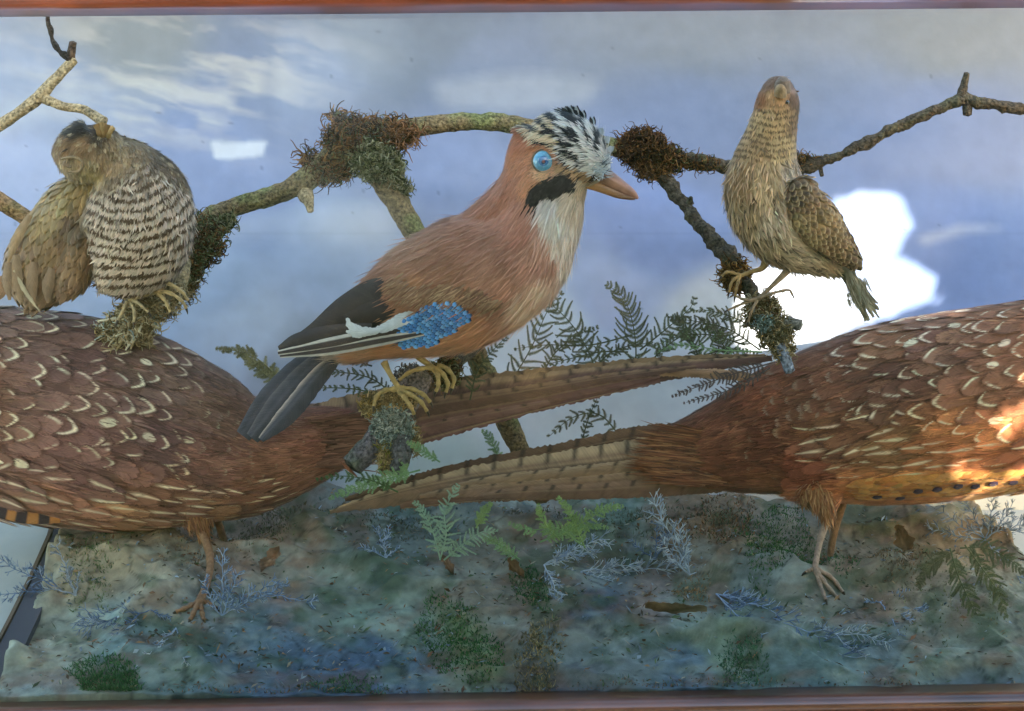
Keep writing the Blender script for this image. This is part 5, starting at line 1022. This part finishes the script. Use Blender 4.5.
fern('low olive fern frond spreading leftward along the upper pheasant tail', 0.165, [([(628, 352), (600, 352), (565, 360), (540, 366)], 14, OL, dict(npin=9, tl=2.6)), ([(632, 335), (590, 345), (545, 345), (508, 350)], 13, OL, dict(npin=9, tl=2.8))], gf, 20)
fern('greyish olive fern tangle between the curled frond and the lichen perch', 0.15, [([(640, 350), (665, 330), (690, 308), (695, 294)], 22, OL, dict(npin=9)), ([(745, 345), (710, 335), (680, 336), (650, 348)], 17, OL + GR[:1], dict(npin=12, ang=1.2)), ([(760, 350), (730, 330), (700, 322), (668, 318)], 20, OL + PK, dict(npin=13)), ([(755, 330), (735, 318), (705, 310), (690, 312)], 15, OL, dict(npin=10)), ([(762, 352), (720, 350), (680, 345), (650, 356)], 11, GR[:2] + OL, dict(npin=12))], gf, 30)
fern('feathery olive fern fronds crowding the gap right of the curled frond', 0.17, [([(650, 362), (668, 345), (690, 332), (716, 326)], 16, OL, dict(npin=12)), ([(700, 362), (692, 340), (678, 322), (664, 314)], 17, OL, dict(npin=11)), ([(728, 362), (722, 342), (712, 326), (700, 318)], 17, OL + PK[:1], dict(npin=11)), ([(690, 360), (715, 352), (740, 350), (760, 354)], 9, OL, dict(npin=12)), ([(590, 372), (612, 352), (640, 344), (664, 346)], 11, OL, dict(npin=11)), ([(540, 378), (556, 352), (580, 334), (600, 326)], 17, OL, dict(npin=12))], gf, 35)
fern('small brown fern curling below the upper pheasant tail at its middle', 0.14, [([(626, 444), (600, 415), (572, 418), (545, 440)], 18, [(104, 104, 72), (120, 108, 80)], dict(npin=9, tl=3)), ([(580, 450), (588, 420), (600, 392)], 10, OL, dict(npin=7)), ([(500, 460), (488, 435), (480, 430)], 12, GR, dict(npin=6))], gf, 40)
fern('purplish dry fern frond between the two tails beside the right pheasant rump', 0.04, [([(775, 362), (740, 372), (705, 384), (668, 398)], 15, PK, dict(npin=16, ang=1.2, tl=2.6, droop=.2)), ([(770, 368), (735, 388), (695, 400), (680, 404)], 12, PK, dict(npin=12, ang=1.2, tl=2.2))], gf, 50)
fern('tuft of dull green fern left of the jay tail against the backdrop', 0.15, [([(285, 385), (262, 362), (240, 352), (214, 348)], 17, [(142, 138, 98), (156, 148, 106), (118, 118, 82)], dict(npin=16, tl=4.2)), ([(290, 390), (270, 378), (250, 362), (240, 352)], 16, [(128, 128, 88), (146, 142, 100)], dict(npin=14, tl=4))], gf, 60)
fern('drab fern fronds under the jay between its tail and feet', 0.05, [([(398, 398), (370, 378), (335, 372), (300, 372)], 14, [(88, 92, 72), (104, 106, 84)], dict(npin=13, tl=2.6)), ([(395, 402), (360, 390), (320, 388), (290, 392)], 10, [(88, 96, 66), (98, 102, 74)], dict(npin=11)), ([(372, 366), (350, 360), (330, 360)], 9, [(70, 74, 68)], dict(npin=7)), ([(470, 400), (478, 370), (498, 345), (510, 335)], 18, OL, dict(npin=10))], gf, 70)
gg = 'green ferns on the groundwork'
fern('bright green fern sprawling below the perch at the tail tip', 0.0, [([(420, 470), (390, 478), (355, 488), (326, 500)], 16, GR, dict(npin=15, tl=3.4, ang=1.2)), ([(440, 462), (425, 452), (405, 440)], 12, GR, dict(npin=7)), ([(398, 492), (370, 480), (340, 476), (312, 480)], 13, [(84, 104, 62), (74, 92, 58)], dict(npin=10)), ([(395, 482), (405, 470), (398, 455)], 9, GR, dict(npin=6))], gg, 80)
fern('pale blue green fern rising in front of the lower tail', -0.02, [([(440, 560), (446, 535), (445, 510), (460, 482)], 22, BG, dict(npin=12, ang=1.15, tl=2.4)), ([(440, 558), (432, 530), (420, 508), (412, 500)], 17, BG, dict(npin=10, ang=1.1, tl=2.8)), ([(444, 560), (462, 545), (482, 532), (500, 532)], 20, BG, dict(npin=10, ang=1.2, tl=2.3)), ([(476, 528), (484, 512), (492, 502)], 12, BR, dict(npin=8))], gg, 90)
fern('bright green fern group in the middle of the groundwork under the tail', -0.01, [([(560, 540), (548, 528), (540, 512), (538, 502)], 14, BR, dict(npin=9, tl=3)), ([(582, 545), (556, 528), (530, 530), (505, 522)], 15, GR, dict(npin=11)), ([(585, 548), (575, 525), (566, 505), (556, 496)], 17, BR, dict(npin=10)), ([(560, 536), (590, 518), (606, 508), (626, 506)], 16, BR + GR, dict(npin=13, ang=1.3)), ([(540, 542), (570, 530), (592, 526), (612, 528)], 12, GR, dict(npin=10)), ([(520, 560), (500, 545), (480, 536)], 13, GR + BG, dict(npin=9))], gg, 100)
fern('olive green fern drooping at the lower right corner of the groundwork', -0.02, [([(950, 548), (958, 575), (972, 605), (990, 636)], 24, [(104, 112, 78), (122, 128, 92), (88, 98, 70)], dict(npin=15, ang=1.1, tl=3.2)), ([(965, 545), (982, 568), (998, 592), (1006, 620)], 24, [(118, 122, 86), (98, 108, 74)], dict(npin=14)), ([(955, 550), (940, 560), (925, 572), (918, 590)], 18, [(112, 108, 78), (96, 98, 68)], dict(npin=11)), ([(960, 548), (985, 548), (1010, 560), (1030, 580)], 20, [(104, 108, 78)], dict(npin=12))], gg, 110)

# ------------------------------------------------------------------ painted sprigs on the ground
def sprig(label, px, py, arms, cols, w=0.9, sd=0, dens=1.0):
    w = w * .66; dens = dens * 1.5; cols = [tuple(min(255, int(a * 1.04)) for a in c) for c in cols]
    """little blue-white branched sprigs; arms: (dx, dy, dw) in local units"""
    o0 = on_ground(px, py); Y0 = o0[1]; g = G(); R = np.random.default_rng(sd + 500)
    for (dx, dy, dw) in arms:
        if dy > 3: dw = (on_ground(px + dx, py + dy)[1] - Y0) / (K * (D + Y0)) - 6
        L = math.hypot(dx, dy); n = 9; pts = [np.array([px, py, 0.0])]
        for k in range(n): pts.append(pts[-1] + np.array([dx, dy, dw]) / n + R.normal(0, L * .022, 3) * [1, 1, .6])
        pts = np.array(pts); tube(g, [(*a, w * (1.3 - .8 * i / n)) for i, a in enumerate(pts)], cols[0], 20, 5, .3, sd)
        for k in range(2, n + 1):
            for _ in range(int(2 * dens) + (R.random() < .5)):
                a = math.atan2(dy, dx) + R.choice([-1, 1]) * R.uniform(.4, 1.0); l = L * R.uniform(.08, .26); e = pts[k] + np.array([math.cos(a), math.sin(a), R.uniform(-.5, .3)]) * l; mid = (pts[k] + e) / 2 + R.normal(0, l * .1, 3)
                tube(g, [(*pts[k], w * .7), (*mid, w * .65), (*e, w * .4)], cols[R.integers(0, len(cols))], 7, 4, 0)
                if l > 7:
                    for _ in range(3):
                        a2 = a + R.uniform(-.9, .9); e2 = mid + np.array([math.cos(a2), math.sin(a2), R.uniform(-.3, .2)]) * l * .45; tube(g, [(*mid, w * .5), (*e2, w * .4)], cols[R.integers(0, len(cols))], 4, 4, 0)
    o = link('painted_sprig', g, M_sprig, Y0, None, o0); return tag(o, label, 'sprig', 'frosted blue sprigs on the groundwork')
SB = [(150, 172, 200), (176, 194, 214), (120, 144, 176), (98, 120, 152)]
SW = [(176, 190, 204), (200, 210, 216), (136, 152, 172)]
SD = [(92, 112, 146), (120, 140, 168), (74, 92, 124), (150, 164, 184)]
sprig('pale blue sprig fanning upward at the foot of the left pheasant leg', 222, 616, [(2, -56, 10), (18, -38, 4), (40, -22, 0), (50, -38, 6), (-14, -36, 4)], SB, .95, 1)
sprig('bluish sprig pointing right beside the left pheasant leg', 262, 596, [(50, 8, 0), (26, -14, 2), (-10, 6, -4)], SB, .9, 2)
sprig('flat bluish sprig patch on the left groundwork, above the green moss', 150, 610, [(-66, 10, -8), (-40, 26, -10), (-64, 24, -8), (20, 10, -6), (-20, -6, 0)], SD, .8, 3, 1.4)
sprig('grey blue sprig lying over the dark reflection strip at far left', 58, 588, [(-60, 14, -6), (-40, 30, -6), (-58, 2, 0), (-30, -22, 4), (-58, -22, 6)], SD, .8, 4, 1.2)
sprig('stiff whitish sprig leaning up left beside the dark reflection strip', 76, 596, [(-20, -46, 8), (-10, -30, 2), (-34, -8, 0), (4, -24, 2)], [(150, 158, 168), (112, 118, 126)], 1.3, 5, .6)
sprig('pale sprig lying below the left pheasant foot', 176, 628, [(-26, 26, -6), (4, 34, -8), (-14, 20, -4)], SW, .9, 6)
sprig('small blue sprig standing left of the blue green fern', 386, 558, [(-10, -30, 4), (6, -32, 4), (-24, -12, 2), (14, -10, 0)], SB, .9, 7)
sprig('large white blue sprig spreading right below the bright green ferns', 544, 565, [(44, -26, 4), (62, -22, 2), (30, -10, 0), (20, 36, -8), (8, 30, -6), (30, 6, -4)], SW + SB[:1], 1.0, 8, 1.3)
sprig('long white sprig reaching right across the middle groundwork', 580, 572, [(92, -4, -2), (60, -2, -2), (30, 8, -4)], SW, .95, 9, 1.4)
sprig('pale branching sprig beside the mossy hump right of centre', 690, 575, [(-34, -66, 10), (-12, -52, 8), (-28, -34, 4), (30, -12, 2), (-6, -28, 4)], SW, 1.0, 10)
sprig('dense blue sprig starting right of the curled dead leaf', 716, 594, [(60, 20, -8), (100, 46, -14), (130, 66, -18), (80, 20, -8), (44, 38, -10), (30, 6, -4)], SB + SD[:2], 1.0, 11, 1.5)
sprig('thin whitish sprig lying below the right pheasant foot', 836, 634, [(52, 14, -6), (30, 22, -8), (24, -6, -2), (-20, -12, 2)], SW, .85, 12)
sprig('bluish sprig lying between the right pheasant foot and the corner fern', 880, 602, [(32, 20, -6), (56, 8, -4), (26, -14, 2), (20, 30, -8), (-14, -4, 0)], SB, .8, 13)
sprig('spiky pale blue sprig bunch under the right pheasant breast', 985, 540, [(-50, -6, 0), (-38, -26, 4), (-20, -38, 6), (6, -40, 6), (30, -34, 6), (46, -14, 4), (44, 12, 0), (34, 32, -4), (-34, 8, -2), (56, -30, 4)], [(120, 138, 158), (92, 108, 128), (150, 166, 184)], .9, 14, 1.0)
sprig('faint blue sprig on the slope below the hump right of centre', 655, 560, [(-18, -20, 2), (14, -26, 4), (2, -34, 6)], SD, .8, 15)

# dead leaves and dry moss
def leafobj(label, px, py, L, W_, ang, col, curl, sd):
    o0 = on_ground(px, py); R = np.random.default_rng(sd); n, m = 22, 12; v = np.linspace(0, 1, n)[:, None]; u = np.linspace(-1, 1, m)[None]
    pr = np.sin(np.pi * v ** .8) ** .7 * (1 + .26 * np.sin(v * 13 + sd) + .45 * (R.random((n, 1)) - .5)) * W_; x = (v - .5) * L + 0 * u; y = u * pr
    z = curl * (u ** 2) * W_ * 1.0 + curl * 10 * (v - .5) ** 2 + 5.5 * (fbm(np.stack([x, y, 0 * x], -1), 9, sd, 3) - .5) * 2
    ca, sa = math.cos(ang), math.sin(ang); X = x * ca - y * sa * .9; Yy = x * sa + y * ca * .55; Wz = -z - np.abs(y) * .0 - 4
    p = np.stack([px + X, py + Yy - z * .6, Wz + y * .5], -1)
    vein = np.clip(np.abs(((x + np.abs(y) * .8) / 5.5) % 1 - .5) * 6, 0, 1); c = lin(col) * (1.25 * (0.45 + 1.1 * fbm(p, 7, sd)) * (.8 + .2 * vein))[..., None]; c = np.where((np.abs(u) < .1)[..., None] & True, c * 1.35, c); idx = np.arange(n * m).reshape(n, m); f = np.stack([idx[:-1, :-1], idx[:-1, 1:], idx[1:, 1:], idx[1:, :-1]], -1).reshape(-1, 4)
    g = G(); g.add(p.reshape(-1, 3), f, c.reshape(-1, 3)); q = p.copy(); q[..., 2] += .8; g.add(q.reshape(-1, 3), f[:, ::-1], c.reshape(-1, 3) * .8)
    return tag(link('dead_leaf', g, M_leaf, o0[1] - .006, None, o0), label, 'dead leaf', 'dead leaves on the groundwork')
leafobj('curled light brown dead leaf lying right of centre on the groundwork', 676, 612, 62, 7, .06, (150, 124, 96), 1.2, 1)
leafobj('upright tan dead leaf behind the right corner fern', 905, 548, 38, 10, 1.2, (150, 120, 90), .9, 2)
leafobj('small rust brown dead leaf beneath the middle green ferns', 516, 570, 24, 6, .8, (136, 104, 78), .8, 3)
leafobj('pinkish brown dead leaf right of the left pheasant leg', 270, 562, 30, 9, -.9, (148, 122, 104), .6, 4)
leafobj('reddish leaf fragment against the rock below the blue green fern', 448, 566, 22, 5, 1.0, (132, 104, 86), .8, 5)

def mosspatch():
    g = G(); R = np.random.default_rng(77)
    for (cx, cy, rx, ry, n, cols, L, ti) in [(458, 632, 34, 44, 3200, [(44, 84, 34), (58, 98, 40), (34, 66, 30)], .0045, .5), (532, 585, 18, 26, 1400, [(40, 74, 34), (52, 86, 40)], .0045, .3), (778, 545, 38, 40, 3600, [(36, 66, 28), (48, 84, 34), (60, 92, 44)], .0055, 0),
            (830, 560, 26, 20, 900, [(44, 76, 36), (58, 84, 46)], .005, 0), (108, 684, 38, 16, 1700, [(44, 84, 44), (58, 98, 56)], .006, 0), (90, 570, 26, 26, 900, [(72, 88, 44), (88, 96, 54)], .005, 0), (742, 672, 24, 18, 900, [(50, 88, 60), (66, 100, 72)], .005, 0),
            (350, 684, 34, 12, 700, [(52, 86, 56), (60, 96, 66)], .005, 0), (538, 662, 18, 34, 1700, [(120, 104, 72), (142, 124, 84), (96, 84, 58)], .005, -.2), (200, 560, 40, 22, 700, [(110, 84, 62), (128, 100, 70)], .004, 0), (900, 560, 30, 30, 900, [(120, 92, 62), (96, 80, 56)], .005, 0),
            (255, 548, 40, 16, 900, [(98, 80, 60), (84, 90, 56)], .005, 0), (720, 520, 40, 22, 1500, [(100, 70, 48), (70, 72, 42), (128, 92, 62)], .006, 0), (690, 578, 20, 12, 500, [(120, 92, 60)], .004, 0), (600, 515, 90, 14, 1500, [(64, 74, 50), (84, 72, 52)], .006, 0), (390, 520, 60, 12, 900, [(66, 76, 54), (86, 78, 58)], .005, 0),
            (950, 600, 60, 40, 900, [(104, 104, 70), (88, 92, 60)], .004, 0), (270, 520, 60, 12, 800, [(80, 84, 56), (96, 84, 60)], .006, 0), (500, 690, 500, 6, 1400, [(128, 92, 66), (96, 76, 58), (72, 90, 60)], .004, 0)]:
        a = R.random(n) * 6.283; r = R.random(n) ** .62 * 1.25 * (0.6 + .5 * vn(np.stack([np.cos(a) * 2, np.sin(a) * 2, 0 * a + cx], -1), 1., 3)); x = cx + rx * r * np.cos(a) + ti * ry * r * np.sin(a); y = cy + ry * r * np.sin(a)
        # map picture-plane scatter onto the sloping ground
        zs = -0.2085 + 0.092 * .5; dd = np.array([on_ground(px_, py_) for px_, py_ in zip(np.linspace(cx - rx, cx + rx, 5), [cy] * 5)])
        # depth as a function of height on the picture, from the mean slope
        A = -0.2085 + 0.092 * (0.11) / (YB + .11); B = 0.092 / (YB + .11); q = (y - 355.5) * K; Yd = (-A - q * D) / (B + q); Yd = np.clip(Yd, -.1, YB - .01)
        X = (x - 512) * (D + Yd) * K; Z = ground_z(X, Yd); b = np.stack([X, Yd, Z - .001], -1); l = L * R.uniform(.6, 1.4, n)[:, None]
        d = norm(np.stack([R.normal(0, .6, n), R.normal(-.3, .6, n), np.ones(n)], -1)); l = l * .62; w = norm(np.cross(d, R.normal(0, 1, (n, 3)))) * .0004; k = norm(R.normal(0, 1, (n, 3))) * l * .35
        V = np.stack([b - w, b + w, b + d * l * .55 + w * .9 + k * .4, b + d * l * .55 - w * .9 + k * .4, b + d * l + k], 1); idx = np.arange(n * 5).reshape(n, 5); c = lin(np.array(cols))[R.integers(0, len(cols), n)] * R.uniform(1.0, 2.2, (n, 1)) + lin((44, 56, 60)) * .8
        g.add(V.reshape(-1, 3), idx[:, [0, 1, 2, 3]], np.repeat(c, 5, 0)); g.add(V[:, 2:].reshape(-1, 3), np.arange(n * 3).reshape(n, 3), np.repeat(c, 3, 0))
    o = link('moss', g, M_moss); o['kind'] = 'stuff'; o['label'] = 'green and brown moss growing in patches on the groundwork'; o['category'] = 'moss'
mosspatch()
def litter():
    g = G(); R = np.random.default_rng(55); n = 9000
    X = R.uniform(-.45, .5, n); Y = R.uniform(-.1, YB - .01, n); px = X / ((D + Y) * K) + 512; dens = fbm(np.stack([px, Y * 1500, 0 * X], -1), 60, 19); ok = (dens + R.random(n) * .35 > .62) & (px > 60 + Y * 0 - (0.1 - Y) * 200); X, Y = X[ok], Y[ok]; m = len(X)
    Z = ground_z(X, Y) + .0006; b = np.stack([X, Y, Z], -1); a = R.uniform(0, 6.283, m); l = R.uniform(.0015, .007, m)[:, None]; w = R.uniform(.0003, .0011, m)[:, None]
    d = np.stack([np.cos(a), np.sin(a), R.normal(.25, .3, m)], -1); sd = np.stack([-np.sin(a), np.cos(a), R.normal(0, .4, m)], -1)
    V = np.stack([b, b + d * l * .4 + sd * w + [0, 0, .0006], b + d * l, b + d * l * .5 - sd * w], 1); c = lin(np.array([(150, 122, 88), (112, 84, 60), (86, 70, 54), (160, 150, 128), (120, 136, 150), (150, 164, 172), (86, 104, 70), (70, 84, 56), (132, 96, 70)]))[R.integers(0, 9, m)] * R.uniform(.7, 1.4, (m, 1))
    g.add(V.reshape(-1, 3), np.arange(m * 4).reshape(m, 4), np.repeat(c, 4, 0)); o = link('litter', g, M_leaf); o['kind'] = 'stuff'; o['label'] = 'fine litter of leaf bits, chips and lichen crumbs strewn on the groundwork'; o['category'] = 'litter'
litter()

# ------------------------------------------------------------------ outside the case: pavement, and an added leaf screen with gaps cut for sun patches
g = G(); s = 12.0; n = 40; xs = np.linspace(-s, s, n); XX, YY = np.meshgrid(xs, xs - 2); idx = np.arange(n * n).reshape(n, n)
v = np.stack([XX, YY, 0 * XX - .95 + .004 * vn(np.stack([XX, YY, 0 * XX], -1), 1., 3)], -1); g.add(v.reshape(-1, 3), np.stack([idx[:-1, :-1], idx[:-1, 1:], idx[1:, 1:], idx[1:, :-1]], -1).reshape(-1, 4), lin((196, 192, 182)))
o = struct(link('pavement', g, M_stone)); o['label'] = 'pale paved ground outside the case'
def leaf_screen():  # unseen leaves added to shape where the sun falls
    YO = -1.15; R = np.random.default_rng(9); n = 60000
    blob = [(736, 352), (738, 300), (752, 272), (800, 262), (822, 240), (830, 205), (856, 196), (884, 190), (904, 202), (908, 226), (892, 252), (886, 262), (922, 268), (948, 290), (930, 300), (860, 322), (800, 346)]
    warm = [(990, 402), (1040, 366), (1070, 440), (1040, 497), (992, 497), (972, 462)]
    X0, X1 = -.44, .50; off = (YO - YB) / SUNV[1]
    X = R.uniform(X0 + SUNV[0] * off * .82, X1 + SUNV[0] * off, n); Z = R.uniform(-.26 + SUNV[2] * off * .7, .37 + SUNV[2] * off, n); Yv = YO + R.uniform(-.05, .05, n)
    a = R.uniform(0, 6.283, n); L = R.uniform(.010, .019, n); tl = R.uniform(-.6, .6, n)
    u = np.stack([np.cos(a), tl * .6, np.sin(a)], -1) * L[:, None]; w = np.stack([-np.sin(a), tl * .3, np.cos(a)], -1) * L[:, None] * .45; c0 = np.stack([X, Yv, Z], -1)
    V = np.stack([c0 - u, c0 - w, c0 + u, c0 + w], 1)
    n2 = 15000; X = R.uniform(-1.0, 1.5, n2); Z = R.uniform(-.62, .72, n2); Yv = YO + R.uniform(-.22, -.06, n2); a = R.uniform(0, 6.283, n2); L = R.uniform(.016, .036, n2); tl = R.uniform(-.6, .6, n2)  # further leaves added to dim what the glass reflects
    u = np.stack([np.cos(a), tl * .6, np.sin(a)], -1) * L[:, None]; w = np.stack([-np.sin(a), tl * .3, np.cos(a)], -1) * L[:, None] * .45; c2 = np.stack([X, Yv, Z], -1)
    gap = fbm(np.stack([X + Z * .5, Z * 3.2 - X * .6, 0 * X], -1), .42, 6, 3); ok = ~((gap > .60) & (X < -.18) & (Z > .18))
    V = np.concatenate([V, np.stack([c2 - u, c2 - w, c2 + u, c2 + w], 1)[ok]]); n = len(V)
    def on(Yt):
        t = (Yt - V[..., 1]) / -SUNV[1]; q = V - SUNV * t[..., None]; return q[..., 0] / ((D + Yt) * K) + 512, 355.5 - q[..., 2] / ((D + Yt) * K)
    kill = np.zeros(n, bool)
    px, py = on(YB); kill |= inpoly(px, py, blob).any(1); px, py = on(.03); kill |= inpoly(px, py, warm).any(1) & (R.random(n) < .925)
    V = V[~kill]; m = len(V); g = G(); g.add(V.reshape(-1, 3), np.arange(m * 4).reshape(m, 4), np.repeat(lin(np.array([(70, 96, 44), (92, 116, 56), (54, 78, 38)]))[R.integers(0, 3, m)], 4, 0))
    t = thing('added_leaf_screen', 'unseen leaf screen added outside the case, its gaps shaped to let through patches of sun', 'tree bough', (1.2, YO, .5)); link('added_screen_leaves', g, M_fern, None, t)  # no real tree bough: an added, unseen leaf screen
    g = G(); 
    for p in ([(1.5, YO - .06, .75, .02), (1.1, YO - .06, .45, .014), (.6, YO - .06, .30, .008), (.3, YO - .06, .2, .004)], [(1.1, YO - .06, .45, .01), (.9, YO - .06, .2, .007), (.6, YO - .06, .05, .003)]): tube(g, p, (84, 70, 56), 24, 8)
    link('stem', g, M_bark, None, t)
leaf_screen()
for o in list(bpy.data.objects):
    if '_o' in o: del o['_o']
